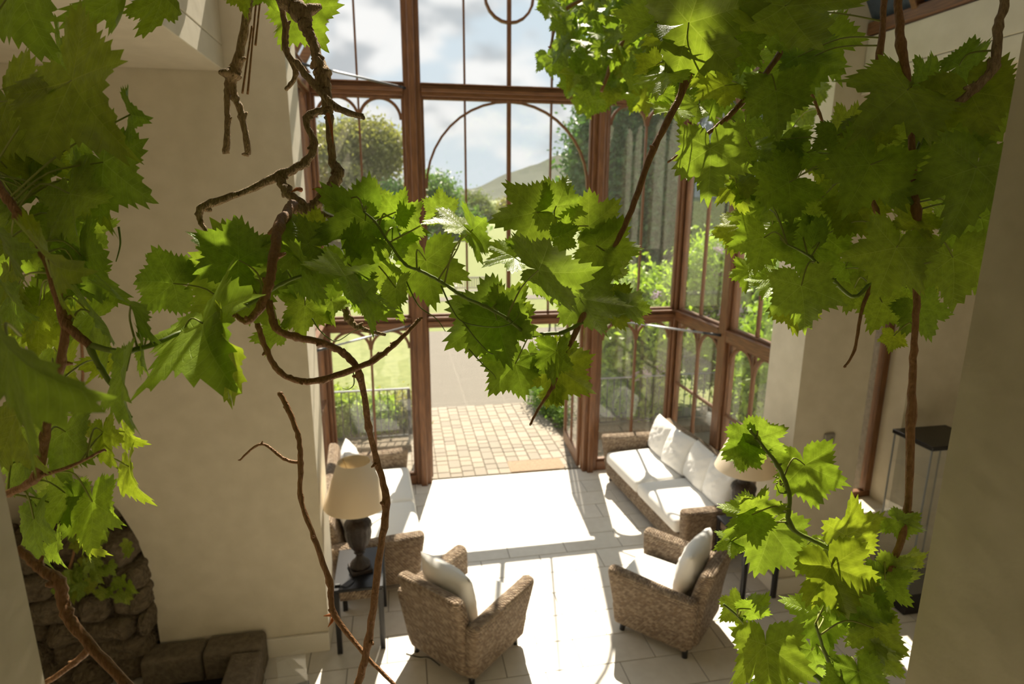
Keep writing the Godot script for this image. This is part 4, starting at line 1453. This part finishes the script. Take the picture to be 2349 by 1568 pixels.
func tendril(v: Vine, px: Array, r := 0.0012) -> void:
	var pts = []
	for q in px:
		pts.append(spot(q[0], q[1], q[2]) - v.origin)
	var path = smooth_path(pts, 6)
	var rr = PackedFloat32Array()
	for k in path.size():
		rr.append(lerpf(r, r * 0.4, float(k) / path.size()))
	var st = mb(true)
	tube(st, path, rr, 6)
	build("tendril", st, M.shoot, v.node)

func inside(poly: PackedVector2Array, p: Vector2) -> bool:
	return Geometry2D.is_point_in_polygon(p, poly)

func build_vines() -> void:
	rng.seed = 21
	for k in 12:
		leaf_meshes.append(make_leaf(k))
	# --- the gnarled old vine with bare canes
	var A = vine("gnarled old grape vine with bare twisted canes hanging before the plaster pier", spot(640, -20, 1.12))
	cane(A, "trunk", [[600, -160, 1.12, 22], [645, -20, 1.12, 22], [690, 30, 1.12, 21], [702, 62, 1.12, 14], [716, 92, 1.12, 11], [728, 136, 1.12, 12], [738, 168, 1.12, 18], [744, 200, 1.12, 14], [752, 244, 1.12, 12], [755, 270, 1.12, 9], [758, 320, 1.12, 8], [764, 372, 1.12, 9], [776, 396, 1.12, 13], [764, 430, 1.11, 13], [742, 452, 1.1, 12], [722, 470, 1.09, 11], [700, 486, 1.08, 14], [672, 478, 1.06, 15]], M.old_vine, true, 12)
	cane(A, "cane", [[672, 470, 1.060, 13.3], [640, 520, 0.970, 11.7], [628, 590, 0.920, 10.9], [616, 655, 0.900, 10.9], [600, 702, 0.900, 10.1], [566, 736, 0.900, 7.8], [540, 722, 0.900, 4.7]], M.cane, true, 10)
	cane(A, "cane", [[618, 690, 0.900, 7.8], [632, 752, 0.900, 7.8], [680, 772, 0.910, 8.6], [740, 786, 0.930, 7.8], [790, 812, 0.950, 8.6], [826, 862, 0.970, 7.8], [846, 980, 1.000, 7.0], [866, 1060, 1.020, 7.0], [886, 1155, 1.030, 8.6], [868, 1290, 1.030, 7.8], [846, 1470, 1.030, 8.6], [815, 1590, 1.020, 9.4]], M.cane)
	cane(A, "cane", [[590, 742, 0.900, 6.2], [612, 805, 0.910, 6.2], [642, 852, 0.920, 7.0], [684, 872, 0.930, 7.0], [740, 870, 0.940, 7.8], [850, 830, 0.960, 6.2], [905, 790, 0.980, 5.5], [962, 732, 1.000, 4.7]], M.cane)
	cane(A, "cane", [[642, 900, 1.06, 6.2], [662, 940, 1.06, 6.2], [684, 1000, 1.06, 5.5], [690, 1062, 1.06, 6.2], [690, 1142, 1.06, 5.5], [720, 1232, 1.05, 5.5], [756, 1335, 1.05, 7.0], [766, 1405, 1.04, 7.0], [830, 1492, 1.03, 4.7], [915, 1580, 1.02, 3.9]], M.cane)
	cane(A, "twig", [[690, 1062, 1.06, 4.7], [652, 1052, 1.06, 3.9], [600, 1018, 1.06, 3.1], [550, 1055, 1.06, 2.3]], M.cane, true, 7)
	cane(A, "cane", [[750, 250, 1.12, 9.4], [702, 272, 1.12, 7.8], [722, 330, 1.12, 7.8], [700, 372, 1.12, 9.4], [642, 402, 1.12, 10.9], [560, 440, 1.11, 7.0], [466, 476, 1.1, 10.1], [462, 512, 1.1, 5.5], [486, 545, 1.1, 4.7]], M.old_vine)
	cane(A, "cane", [[640, 405, 1.12, 10.9], [656, 436, 1.1, 10.1], [690, 466, 1.08, 9.4], [740, 492, 1.07, 5.5], [800, 512, 1.06, 3.9]], M.old_vine)
	cane(A, "cane", [[676, 140, 1.1, 8.6], [722, 196, 1.1, 7.8], [772, 246, 1.1, 7.8], [832, 268, 1.1, 6.2]], M.old_vine)
	cane(A, "cane", [[640, -10, 1.15, 7.8], [655, 60, 1.15, 7.0], [656, 112, 1.15, 7.8], [678, 168, 1.15, 5.5], [656, 206, 1.15, 4.7]], M.old_vine)
	cane(A, "dead_cane", [[582, -60, 1.4, 9.4], [566, 40, 1.4, 8.6], [544, 142, 1.4, 10.9], [534, 170, 1.4, 17.2], [522, 210, 1.4, 7.0], [522, 280, 1.4, 6.2], [518, 352, 1.4, 7.8]], M.old_vine)
	cane(A, "dead_cane", [[528, 185, 1.4, 10.1], [540, 226, 1.4, 7.8], [556, 268, 1.4, 7.8], [570, 354, 1.4, 7.0]], M.old_vine)
	for q in [[590, -20, 568, 216], [598, -10, 586, 104], [578, 60, 556, 214]]:
		cane(A, "twig", [[q[0], q[1], 1.35, 2.2], [(q[0] + q[2]) * 0.5, (q[1] + q[3]) * 0.5, 1.35, 2.0], [q[2], q[3], 1.35, 2.6]], M.cane, false, 6)
	cane(A, "twig", [[790, 700, 1.06, 7.8], [800, 730, 1.06, 9.4], [820, 750, 1.06, 7.0], [885, 768, 1.06, 3.1]], M.old_vine)
	cane(A, "twig", [[850, 830, 1.08, 7.0], [870, 812, 1.08, 4.7], [888, 812, 1.08, 3.9]], M.old_vine, true, 7)
	for q in [[752, 262, 764, 330, 5], [690, 435, 668, 440, 6], [742, 440, 716, 434, 7], [672, 470, 690, 520, 8], [690, 490, 706, 525, 8], [770, 1408, 742, 1412, 6], [765, 1415, 752, 1438, 5]]:
		var st = mb(true)
		var a = spot(q[0], q[1], 1.09) - A.origin
		var b = spot(q[2], q[3], 1.07) - A.origin
		var r = q[4] * 1.08 / FOCAL
		tube(st, PackedVector3Array([a, a.lerp(b, 0.5) + Vector3(0.002, 0.003, 0.004), b]), PackedFloat32Array([r, r * 0.7, r * 0.12]), 6)
		build("bark_shred", st, M.dry_husk, A.node)
	# --- light shoot across the middle
	var B = vine("grape vine with a slanting brown cane and sunlit leaves before the doorway", spot(1640, -20, 1.08))
	cane(B, "cane", [[1700, -160, 1.1, 8.6], [1640, -20, 1.08, 7.8], [1612, 62, 1.08, 7.8], [1572, 192, 1.07, 8.6], [1500, 342, 1.06, 7.8], [1440, 502, 1.05, 6.2], [1385, 615, 1.05, 5.5], [1336, 728, 1.05, 7.0], [1292, 822, 1.05, 4.7], [1268, 886, 1.05, 4.7], [1238, 932, 1.05, 3.1], [1216, 974, 1.05, 2.7]], M.cane)
	cane(B, "shoot", [[1336, 738, 1.05, 4.7], [1290, 762, 1.04, 4.3], [1242, 766, 1.03, 3.9], [1212, 768, 1.02, 3.9], [1162, 730, 1.0, 3.9], [1112, 702, 1.0, 3.9], [1062, 680, 1.0, 3.9], [1012, 646, 1.0, 3.9], [962, 620, 1.0, 3.5], [930, 606, 1.0, 3.5], [892, 556, 1.0, 3.1], [860, 508, 1.0, 2.7], [835, 486, 1.0, 2.3]], M.shoot, true, 8)
	cane(B, "shoot", [[1336, 734, 1.06, 3.9], [1322, 690, 1.06, 3.9], [1310, 630, 1.06, 3.9], [1294, 590, 1.06, 3.9], [1293, 560, 1.06, 3.9], [1262, 535, 1.06, 3.1], [1272, 500, 1.06, 2.3]], M.shoot, true, 8)
	cane(B, "cane", [[1790, 120, 1.12, 7.0], [1752, 176, 1.1, 6.2], [1712, 222, 1.1, 6.2], [1662, 276, 1.1, 6.2], [1602, 322, 1.1, 3.9], [1532, 372, 1.1, 2.3]], M.cane)
	B.grow = 0.9
	leaves(B, [[977, 597, 185, 84, 8, 10, 4], [1230, 487, 165, 170, 18, -14, 0], [1276, 472, 120, -62, 10, 16, 0], [1350, 518, 150, -32, 12, 12, 0], [1372, 566, 165, 6, 14, -20, 0], [1285, 540, 85, -20, -12, 25, 1], [1236, 619, 215, 24, 40, 50, 4, 0.97], [1332, 684, 185, 12, 18, 38, 0], [1402, 694, 125, 16, 30, 34, 4], [1085, 526, 140, 48, 30, 58, 1, 0.95], [1062, 520, 150, 196, 26, 60, 0, 0.96], [1010, 488, 92, -88, 20, 24, 1], [838, 506, 195, 150, 12, 12, 0], [852, 470, 100, -80, 10, 20, 0], [908, 486, 90, -62, 24, 10, 0], [935, 500, 120, 32, 24, 50, 0], [780, 468, 62, 160, 30, 30, 3], [1128, 722, 205, 142, 10, -12, 0, 1.06], [1140, 734, 180, 72, 12, 10, 4, 1.03], [1162, 716, 130, -58, 18, -10, 1, 1.04], [1182, 834, 150, 128, 20, 8, 0, 1.05], [1276, 806, 128, 100, 10, 48, 4, 1.03], [1276, 842, 165, 40, 14, 8, 0, 1.06], [1268, 900, 66, 112, 20, 20, 0, 1.06], [1290, 800, 75, -72, 16, 30, 0, 1.08], [1216, 812, 70, 60, 24, 40, 1, 1.08], [1180, 590, 130, 160, 30, 40, 4, 1.1], [1400, 620, 90, -20, 22, 40, 4, 1.1], [1232, 560, 110, 120, 24, 34, 0, 1.12], [1310, 470, 70, 150, 30, 40, 1, 1.1], [1440, 700, 100, 6, 32, 40, 1, 1.02], [905, 556, 130, 120, 20, 24, 0, 1.06]], 1.04, 0.03)
	leaves(B, [[1500, 52, 170, 142, 26, 22, 0, 1.1], [1580, 52, 270, 10, 40, 48, 2, 1.02], [1560, 84, 150, 165, 18, 20, 0, 1.14], [1505, 150, 100, 150, 16, 10, 0, 1.12], [1532, 168, 140, 122, 30, 42, 2, 1.08], [1520, 216, 66, 98, 10, 8, 0, 1.16], [1548, 252, 110, 158, 30, 36, 1, 1.14], [1618, 168, 80, 80, 16, 20, 0, 1.14], [1640, 205, 110, 100, 24, 20, 0, 1.18], [1690, 92, 150, 108, 12, 10, 2, 1.06], [1662, 196, 125, 150, 14, 20, 2, 1.1], [1780, 208, 165, 96, 14, 16, 2, 1.08], [1629, 340, 190, 88, 4, 4, 0, 1.06], [1724, 338, 110, 118, 22, 30, 0, 1.12], [1690, 420, 110, 90, 24, 36, 1, 1.16], [1594, 385, 70, 130, 30, 50, 0, 1.1], [1540, 130, 120, 60, 34, 20, 1, 1.16], [1600, 240, 90, 100, 24, 20, 1, 1.22], [1710, 285, 90, 80, 20, 40, 1, 1.2]], 1.1, 0.03)
	tendril(B, [[1075, 800, 1.0], [1110, 838, 1.0], [1132, 858, 1.0], [1138, 870, 1.0]])
	tendril(B, [[1012, 655, 1.0], [1035, 705, 1.0], [1062, 738, 1.0], [1130, 750, 1.0], [1172, 742, 1.0], [1190, 722, 1.0], [1186, 714, 1.0]], 0.0016)
	tendril(B, [[1062, 738, 1.0], [1090, 775, 1.0], [1118, 805, 1.0], [1132, 812, 1.0]], 0.0016)
	tendril(B, [[930, 640, 1.0], [960, 700, 1.0], [1000, 730, 1.0], [1022, 760, 1.0]], 0.0014)
	tendril(B, [[1612, 205, 1.1], [1604, 235, 1.1], [1606, 252, 1.1], [1614, 250, 1.1], [1612, 242, 1.1]])
	# --- leafy shoots between the gnarled vine and the left aisle
	var E = vine("dark leafy grape vine hanging in front of the arched recess", spot(-10, 420, 0.82))
	cane(E, "cane", [[-120, 260, 0.85, 11], [-10, 420, 0.82, 10], [45, 495, 0.82, 11], [102, 582, 0.82, 9], [132, 682, 0.82, 9], [152, 742, 0.82, 11], [205, 792, 0.82, 9]], M.cane, true, 9)
	cane(E, "shoot", [[205, 792, 0.82, 7], [300, 804, 0.82, 6], [420, 760, 0.88, 5], [566, 700, 0.98, 4], [648, 650, 1.0, 4], [720, 622, 1.02, 3.5], [780, 600, 1.04, 3]], M.shoot, true, 9)
	cane(E, "cane", [[150, 742, 0.82, 10], [140, 832, 0.82, 9], [104, 1000, 0.84, 9], [84, 1092, 0.84, 10], [18, 1132, 0.84, 9]], M.cane)
	cane(E, "shoot", [[205, 795, 0.82, 8], [235, 850, 0.82, 6], [270, 900, 0.82, 5], [300, 960, 0.82, 4]], M.shoot, true, 8)
	cane(E, "shoot", [[84, 1092, 0.84, 5], [160, 1070, 0.84, 4], [240, 1030, 0.84, 3]], M.cane, true, 7)
	E.grow = 1.02
	leaves(E, [[45, -45, 260, 72, 14, 14, 2], [292, -28, 240, 78, 20, 24, 2], [372, -10, 170, 42, 20, 20, 2], [165, 184, 310, 52, 16, 16, 2, 0.8], [18, 232, 240, 62, 14, 10, 2, 0.84], [300, 262, 120, 34, 46, 30, 2, 0.82], [237, 372, 215, 42, 12, 14, 0, 0.86], [236, 430, 150, 88, 10, 24, 0, 0.92], [160, 444, 190, 68, 16, 20, 2, 0.85], [100, 400, 150, 58, 18, 10, 4, 0.95], [50, 440, 140, 82, 20, 24, 4, 0.92], [10, 560, 160, 20, 40, 38, 2, 0.8], [190, 590, 190, 58, 20, 24, 4, 0.92], [22, 622, 130, 60, 26, 20, 0, 0.95], [112, 590, 220, 38, 46, 52, 2, 0.74], [90, 700, 120, 108, 14, 10, 3, 0.95], [192, 706, 120, 92, 14, 14, 3, 0.98], [232, 730, 170, 32, 34, 44, 0, 0.86], [20, 790, 430, 34, 30, 44, 2, 0.52], [290, 850, 200, 98, 16, 52, 2, 0.74], [330, 800, 110, 70, 30, 50, 0, 0.85], [150, 990, 170, 92, 16, 14, 4, 0.9], [236, 990, 120, 70, 26, 20, 2, 0.9], [296, 1070, 130, 74, 22, 40, 0, 0.95], [212, 1150, 165, 84, 12, 10, 4, 0.9], [150, 1130, 140, 110, 24, 20, 2, 0.92], [78, 1190, 150, 80, 22, 24, 2, 0.88], [50, 1060, 130, 60, 24, 22, 2, 0.9], [286, 990, 80, 40, 26, 30, 1, 0.95], [130, 1240, 90, 70, 26, 30, 2, 0.95], [200, 1230, 90, 50, 26, 20, 2, 1.0], [40, 950, 220, 60, 26, 30, 2, 0.8], [60, 340, 150, 100, 20, 30, 2, 0.95], [150, 520, 110, 120, 20, 30, 2, 1.0], [30, 690, 130, 30, 26, 30, 4, 0.9], [250, 830, 100, 110, 24, 30, 2, 0.95], [120, 830, 130, 80, 30, 20, 2, 0.9]], 0.86, 0.04)
	E.grow = 0.95
	leaves(E, [[560, 634, 245, 186, 10, 10, 0, 1.0], [562, 634, 190, 12, 14, -10, 0, 1.04], [548, 596, 170, 214, 30, 20, 1, 0.98], [398, 650, 160, 184, 10, 10, 0, 1.0], [466, 742, 330, 55, 52, 10, 1, 0.86], [520, 800, 230, 64, 24, 46, 1, 0.84], [450, 800, 110, 96, 14, 10, 3, 1.0], [300, 700, 190, 8, 50, 46, 2, 0.8], [794, 592, 170, 62, 14, 14, 4, 1.02], [706, 560, 165, 196, 22, 22, 2, 1.0], [690, 610, 175, 20, 34, 50, 1, 1.0], [792, 632, 175, 4, 44, 50, 4, 0.97], [838, 676, 150, 48, 30, 56, 0, 0.98], [908, 660, 110, 96, 20, 40, 4, 1.0], [700, 700, 130, 92, 14, 16, 0, 1.06], [720, 540, 110, 230, 24, 26, 1, 1.04], [640, 610, 150, 70, 20, 14, 0, 1.08], [760, 690, 100, 80, 24, 30, 0, 1.06], [870, 600, 130, 30, 36, 30, 4, 1.05], [690, 20, 175, 58, 12, 8, 0, 1.25], [565, -20, 90, 92, 16, 12, 2, 1.2], [610, -25, 80, 60, 16, 12, 2, 1.2], [640, 760, 100, 100, 20, 30, 1, 1.08], [350, 610, 60, 30, 20, 30, 0, 1.05]], 1.0, 0.02)
	tendril(E, [[716, 730, 1.02], [736, 760, 1.02], [770, 782, 1.02], [810, 760, 1.02], [850, 745, 1.02]], 0.0013)
	tendril(E, [[272, 520, 0.9], [276, 560, 0.9], [266, 600, 0.9]], 0.0016)
	tendril(E, [[810, 850, 1.06], [812, 880, 1.06], [800, 892, 1.06], [786, 890, 1.06]])
	cane(E, "cane", [[40, 1255, 0.72, 9], [88, 1300, 0.72, 10], [134, 1335, 0.72, 13], [152, 1405, 0.72, 12], [210, 1482, 0.72, 11], [320, 1600, 0.72, 11]], M.cane)
	cane(E, "cane", [[210, 1482, 0.72, 9], [170, 1520, 0.72, 7], [100, 1568, 0.72, 6]], M.cane)
	E.grow = 1.1
	# further leaves inside the curtain, then unseen leaves added sunward to shade it
	var pE = PackedVector2Array([Vector2(-20, -40), Vector2(140, -40), Vector2(240, 200), Vector2(250, 460), Vector2(180, 640), Vector2(250, 780), Vector2(200, 960), Vector2(230, 1180), Vector2(60, 1240), Vector2(20, 900), Vector2(-20, 700)])
	var made = 0
	while made < 22:
		var p = Vector2(rng.randf_range(-20, 260), rng.randf_range(-40, 1240))
		if not inside(pE, p):
			continue
		leaf(E, p.x, p.y, rng.randf_range(100, 150), rng.randf_range(30, 120), rng.randf_range(0.88, 1.15), rng.randf_range(5, 40), rng.randf_range(-35, 35), [2, 2, 4, 2, 1][rng.randi() % 5])
		made += 1
	for k in 130:
		var p = spot(rng.randf_range(-80, 330), rng.randf_range(-120, 300 if k < 70 else 1100), rng.randf_range(0.5, 0.95)) - SUN_TRAVEL * rng.randf_range(0.55, 0.95)
		var d = (p - EYE).dot(FWD)
		var x = 1174.5 + FOCAL * (p - EYE).dot(RIGHT) / d
		var y = 784.0 - FOCAL * (p - EYE).dot(UPV) / d
		if y > -60.0:
			continue
		leaf(E, x, y, 0.15 * FOCAL / d, rng.randf_range(40, 140), d, rng.randf_range(40, 80), rng.randf_range(-30, 30), [2, 4][k % 2], false)
	# --- right hand vine
	var R = vine("thick curtain of dark grape leaves on upright canes before the thermostat wall", spot(2060, -40, 1.0))
	cane(R, "cane", [[2050, -160, 1.0, 8.0], [2060, -10, 1.0, 8.0], [2066, 100, 1.0, 10.4], [2084, 202, 1.0, 7.2], [2094, 402, 1.0, 8.0], [2102, 482, 1.0, 9.6], [2102, 702, 1.0, 7.2], [2096, 802, 1.0, 7.2], [2090, 952, 1.0, 9.6], [2080, 1180, 1.0, 7.2], [2046, 1302, 1.0, 8.8], [2030, 1412, 1.0, 8.0], [2004, 1462, 1.0, 5.6]], M.cane)
	cane(R, "cane", [[2050, -160, 1.06, 6.4], [2030, -10, 1.06, 6.4], [2018, 122, 1.06, 7.2], [2000, 232, 1.06, 6.4], [1986, 332, 1.06, 6.4], [1958, 382, 1.06, 5.6], [2010, 480, 1.06, 5.6], [2016, 560, 1.06, 4.8], [2002, 646, 1.06, 5.6], [1978, 706, 1.06, 4.0], [1960, 802, 1.06, 3.2], [1936, 842, 1.06, 2.4]], M.cane)
	cane(R, "cane", [[2330, -160, 0.95, 9.6], [2308, -10, 0.95, 9.6], [2290, 62, 0.95, 8.8], [2280, 152, 0.95, 10.4], [2236, 202, 0.96, 10.4], [2180, 250, 0.98, 5.6]], M.old_vine)
	cane(R, "cane", [[2004, 640, 1.06, 4.8], [1960, 680, 1.06, 4.0], [1912, 642, 1.06, 4.0], [1860, 590, 1.06, 3.2], [1806, 560, 1.06, 2.4]], M.shoot, true, 8)
	cane(R, "cane", [[1790, 120, 1.3, 4.8], [1840, 170, 1.3, 4.0], [1880, 260, 1.3, 3.2], [1894, 310, 1.3, 2.4]], M.cane)
	cane(R, "shoot", [[2096, 470, 1.0, 4.8], [2072, 420, 1.0, 4.0], [2110, 330, 1.0, 4.0], [2118, 290, 1.0, 3.2]], M.shoot, true, 8)
	R.grow = 0.93
	leaves(R, [[1800, 14, 290, 74, 26, 10, 2, 1.02], [1810, 418, 170, 152, 10, 10, 2, 1.1], [1996, 378, 210, 116, 8, 6, 4, 1.0], [2080, 208, 260, 142, 26, 16, 2, 0.98], [2226, 210, 210, 80, 18, 20, 2, 0.98], [2240, 384, 250, 112, 6, 8, 2, 0.96], [1920, 310, 110, 96, 16, 16, 2, 1.06], [1990, 290, 130, 98, 18, 32, 4, 1.02], [1940, 300, 110, -58, 18, 10, 0, 1.2], [2120, 190, 110, -70, 18, 16, 2, 1.02], [2200, 150, 120, -30, 30, 42, 2, 1.0], [2056, 568, 205, 112, 6, 6, 2, 0.98], [1838, 655, 160, 84, 10, 14, 2, 1.04], [1862, 570, 155, 172, 10, 10, 4, 1.1], [1890, 540, 140, 110, 14, 20, 4, 1.14], [1752, 545, 145, 112, 20, 16, 1, 1.1], [2096, 500, 130, 150, 20, 20, 2, 1.0], [2186, 590, 180, 86, 8, 14, 2, 1.02], [2024, 694, 120, 122, 16, 22, 4, 1.06], [2108, 706, 120, 74, 14, 14, 1, 1.02], [2080, 660, 100, 110, 26, 36, 0, 1.1], [1824, 700, 110, 96, 24, 30, 0, 1.16], [1960, 470, 140, 62, 16, 26, 4, 1.1], [2250, 500, 190, 96, 20, 26, 2, 1.05], [1740, 480, 130, 90, 20, 24, 4, 1.2], [1700, 520, 120, 120, 22, 30, 4, 1.25], [1880, 460, 120, 70, 20, 20, 4, 1.16], [1940, 610, 120, 80, 24, 30, 4, 1.16], [1790, 320, 130, 128, 16, 16, 0, 1.16], [1850, 350, 130, 150, 24, 30, 4, 1.14], [2170, 470, 150, 200, 18, 20, 2, 1.06], [2160, 330, 170, 60, 18, 24, 2, 1.04], [2280, 240, 180, 110, 20, 26, 2, 1.02], [1960, 660, 100, 60, 20, 30, 4, 1.12], [2250, 620, 130, 100, 26, 36, 2, 1.1], [1830, 130, 190, 100, 24, 20, 2, 1.15], [1740, 60, 170, 120, 26, 20, 2, 1.12], [1880, 90, 160, 80, 24, 24, 2, 1.18], [1780, 640, 110, 130, 24, 30, 1, 1.2], [2040, 330, 150, 80, 20, 20, 2, 1.08], [1720, 620, 90, 110, 26, 30, 1, 1.3], [2060, 1194, 90, 22, 24, 30, 4, 1.0], [2050, 770, 60, 110, 20, 20, 4, 1.04]], 1.05, 0.03)
	var pR = PackedVector2Array([Vector2(1690, 40), Vector2(1900, 120), Vector2(1990, 250), Vector2(2100, 260), Vector2(2250, 260), Vector2(2220, 600), Vector2(2120, 700), Vector2(1990, 680), Vector2(1840, 640), Vector2(1740, 560), Vector2(1690, 420), Vector2(1800, 320)])
	var cnt = 0
	while cnt < 28:
		var p = Vector2(rng.randf_range(1680, 2260), rng.randf_range(20, 720))
		if not inside(pR, p):
			continue
		leaf(R, p.x, p.y, rng.randf_range(80, 125), rng.randf_range(50, 140), rng.randf_range(1.15, 1.5), rng.randf_range(5, 40), rng.randf_range(-35, 35), [2, 4, 4, 1, 0][rng.randi() % 5])
		cnt += 1
	# extra leaves added out of view, up the sun path, to shade this vine
	for k in 60:
		var p = spot(rng.randf_range(1660, 2320), rng.randf_range(-60, 620), rng.randf_range(0.98, 1.15)) - SUN_TRAVEL * rng.randf_range(0.62, 1.0)
		var d = (p - EYE).dot(FWD)
		var x = 1174.5 + FOCAL * (p - EYE).dot(RIGHT) / d
		var y = 784.0 - FOCAL * (p - EYE).dot(UPV) / d
		if y > -40.0:
			continue
		leaf(R, x, y, 0.15 * FOCAL / d, rng.randf_range(40, 140), d, rng.randf_range(40, 80), rng.randf_range(-30, 30), [2, 4][k % 2], false)
	# --- lower shoot at the thermostat wall
	var S = vine("fresh green vine shoot with broad leaves hanging before the display cabinet", spot(2046, 1300, 1.0))
	cane(S, "shoot", [[1720, 985, 1.0, 3], [1736, 1006, 1.0, 4], [1784, 1068, 1.0, 5], [1810, 1130, 1.0, 5], [1814, 1206, 1.0, 6], [1892, 1252, 1.0, 5], [1960, 1290, 1.0, 5], [2030, 1318, 1.0, 6]], M.shoot, true, 8)
	cane(S, "shoot", [[1660, 1385, 1.0, 3], [1700, 1420, 1.0, 3], [1740, 1470, 1.0, 4], [1840, 1530, 1.0, 6], [1900, 1570, 1.0, 7]], M.shoot, true, 8)
	cane(S, "shoot", [[1870, 1430, 1.0, 3], [1894, 1500, 1.0, 4], [1915, 1535, 1.0, 6], [1970, 1548, 1.0, 8], [2040, 1540, 1.0, 8]], M.shoot, true, 8)
	S.grow = 0.8
	leaves(S, [[1718, 1008, 130, 162, 16, 14, 1], [1736, 1004, 135, 34, 14, 16, 4], [1706, 1034, 100, 110, 22, 20, 1], [1846, 1066, 185, 82, 10, 30, 4], [1730, 1172, 130, -74, 14, 10, 4], [1768, 1214, 205, 108, 8, 8, 4], [1724, 1180, 140, 152, 20, 22, 1], [1850, 1250, 130, 112, 12, 14, 0, 1.08], [1940, 1228, 190, -84, 22, 10, 4, 1.05], [1907, 1298, 225, 68, 8, 8, 4, 0.98], [2040, 1310, 130, 18, 20, 20, 4], [2030, 1330, 130, 106, 18, 20, 4], [1722, 1396, 100, -28, 14, 14, 0], [1690, 1390, 95, 152, 24, 24, 1], [1757, 1479, 220, 82, 6, 6, 2, 0.97], [1880, 1410, 165, 158, 16, 20, 0, 1.04], [1900, 1400, 120, 30, 30, 30, 0, 1.06], [1965, 1370, 170, 76, 18, 26, 4, 1.0], [2004, 1440, 150, 96, 20, 40, 4, 0.98], [1862, 1490, 130, 80, 16, 20, 1, 1.04], [1970, 1540, 140, 80, 22, 26, 2, 0.97], [2010, 1500, 120, 40, 24, 30, 2, 0.98], [1930, 1560, 100, 120, 22, 24, 2, 0.98], [1900, 1360, 120, 200, 26, 36, 2, 1.0], [1680, 1240, 80, 170, 24, 30, 2, 1.02], [2080, 1280, 90, -20, 24, 30, 1, 1.02], [1780, 1560, 140, 100, 20, 20, 2, 1.02]], 1.01, 0.02)
	tendril(S, [[1812, 1130, 1.0], [1790, 1130, 1.0], [1784, 1120, 1.0], [1780, 1110, 1.0]])
	# small bunch of flower buds
	var fb = mb(true)
	for k in 16:
		var c = spot(1790 + rng.randf_range(-14, 14), 1104 + rng.randf_range(-12, 12), 1.0 + rng.randf_range(-0.008, 0.008)) - S.origin
		bbox(fb, c - Vector3.ONE * 0.0014, c + Vector3.ONE * 0.0014, 0.0006)
	build("bud_cluster", fb, M.petiole, S.node)
	# --- far leaf mass under the eaves
	var F = vine("dense mass of small looking vine leaves hanging below the upper transom", spot(1560, -120, 3.4))
	cane(F, "cane", [[1700, -160, 3.6, 8], [1600, -60, 3.5, 7], [1500, 20, 3.4, 6], [1420, 110, 3.4, 5], [1380, 210, 3.4, 4]], M.cane)
	cane(F, "cane", [[1600, -60, 3.5, 7], [1450, -40, 3.4, 5], [1300, 20, 3.4, 4], [1262, 110, 3.4, 3]], M.cane)
	cane(F, "cane", [[1700, -160, 3.6, 7], [1720, 0, 3.5, 6], [1760, 150, 3.4, 5], [1820, 240, 3.3, 4]], M.cane)
	var pF = PackedVector2Array([Vector2(1250, -70), Vector2(1246, 30), Vector2(1285, 60), Vector2(1275, 105), Vector2(1248, 128), Vector2(1300, 160), Vector2(1300, 195), Vector2(1352, 252), Vector2(1392, 240), Vector2(1410, 210), Vector2(1480, 240), Vector2(1560, 250), Vector2(1640, 290), Vector2(1760, 330), Vector2(1850, 300), Vector2(1880, 220), Vector2(1860, -70)])
	cnt = 0
	while cnt < 290:
		var p = Vector2(rng.randf_range(1240, 1620 if cnt < 235 else 1890), rng.randf_range(-60, 330))
		if not inside(pF, p):
			continue
		leaf(F, p.x, p.y, rng.randf_range(42, 66), rng.randf_range(60, 120), rng.randf_range(3.0, 4.0), rng.randf_range(-10, 50), rng.randf_range(-45, 45), [1, 2, 4, 0, 0, 4][rng.randi() % 6], false)
		cnt += 1
	# the crowded leaves further inside the mass
	var inner = []
	while inner.size() < 520:
		var p = Vector2(rng.randf_range(1265, 1880), rng.randf_range(-80, 300))
		if not inside(pF, p + Vector2(0, 25)) or not inside(pF, p - Vector2(20, 0)):
			continue
		var dd = rng.randf_range(3.6, 4.6)
		var bb = Basis.from_euler(Vector3(rng.randf_range(-0.9, 0.9), rng.randf_range(-0.9, 0.9), PI + rng.randf_range(-0.8, 0.8))).scaled(Vector3.ONE * rng.randf_range(0.12, 0.19))
		inner.append(Transform3D(bb, spot(p.x, p.y, dd) - F.origin))
	var mm = MultiMesh.new()
	mm.transform_format = MultiMesh.TRANSFORM_3D
	mm.mesh = leaf_meshes[3]
	mm.instance_count = inner.size()
	for k in inner.size():
		mm.set_instance_transform(k, inner[k])
	var mi = MultiMeshInstance3D.new()
	mi.name = "inner_leaves"
	mi.multimesh = mm
	mi.material_override = leaf_mats[2]
	mi.set_meta("kind", "stuff")
	F.node.add_child(mi, true)
	# --- ivy on the stones in the arched recess
	var I = vine("small dark ivy climbing the plaster above the rubble stones in the arch", Vector3(-3.0, 0.9, 3.1))
	var ip = []
	for q in [[150, 1330, 3.12], [172, 1240, 3.02], [140, 1130, 2.94], [160, 1000, 2.92], [190, 860, 2.92], [170, 600, 2.92], [175, 420, 2.92]]:
		var dp = zdepth(q[0], q[1], q[2])
		ip.append([q[0], q[1], dp, 3.0])
	cane(I, "cane", ip, M.cane, false, 6)
	for k in 50:
		var p = Vector2(rng.randf_range(140, 300), rng.randf_range(1225, 1385)) if k < 26 else Vector2(rng.randf_range(150, 205), rng.randf_range(320, 1180))
		leaf(I, p.x, p.y, rng.randf_range(28, 46), rng.randf_range(40, 140), zdepth(p.x, p.y, 3.14 if k < 26 else 2.95), rng.randf_range(-10, 30), rng.randf_range(-30, 30), 2, false)

func zdepth(px: float, py: float, z: float) -> float:
	var d = FWD + RIGHT * ((px - 1174.5) / FOCAL) - UPV * ((py - 784.0) / FOCAL)
	return (z - EYE.z) / d.z
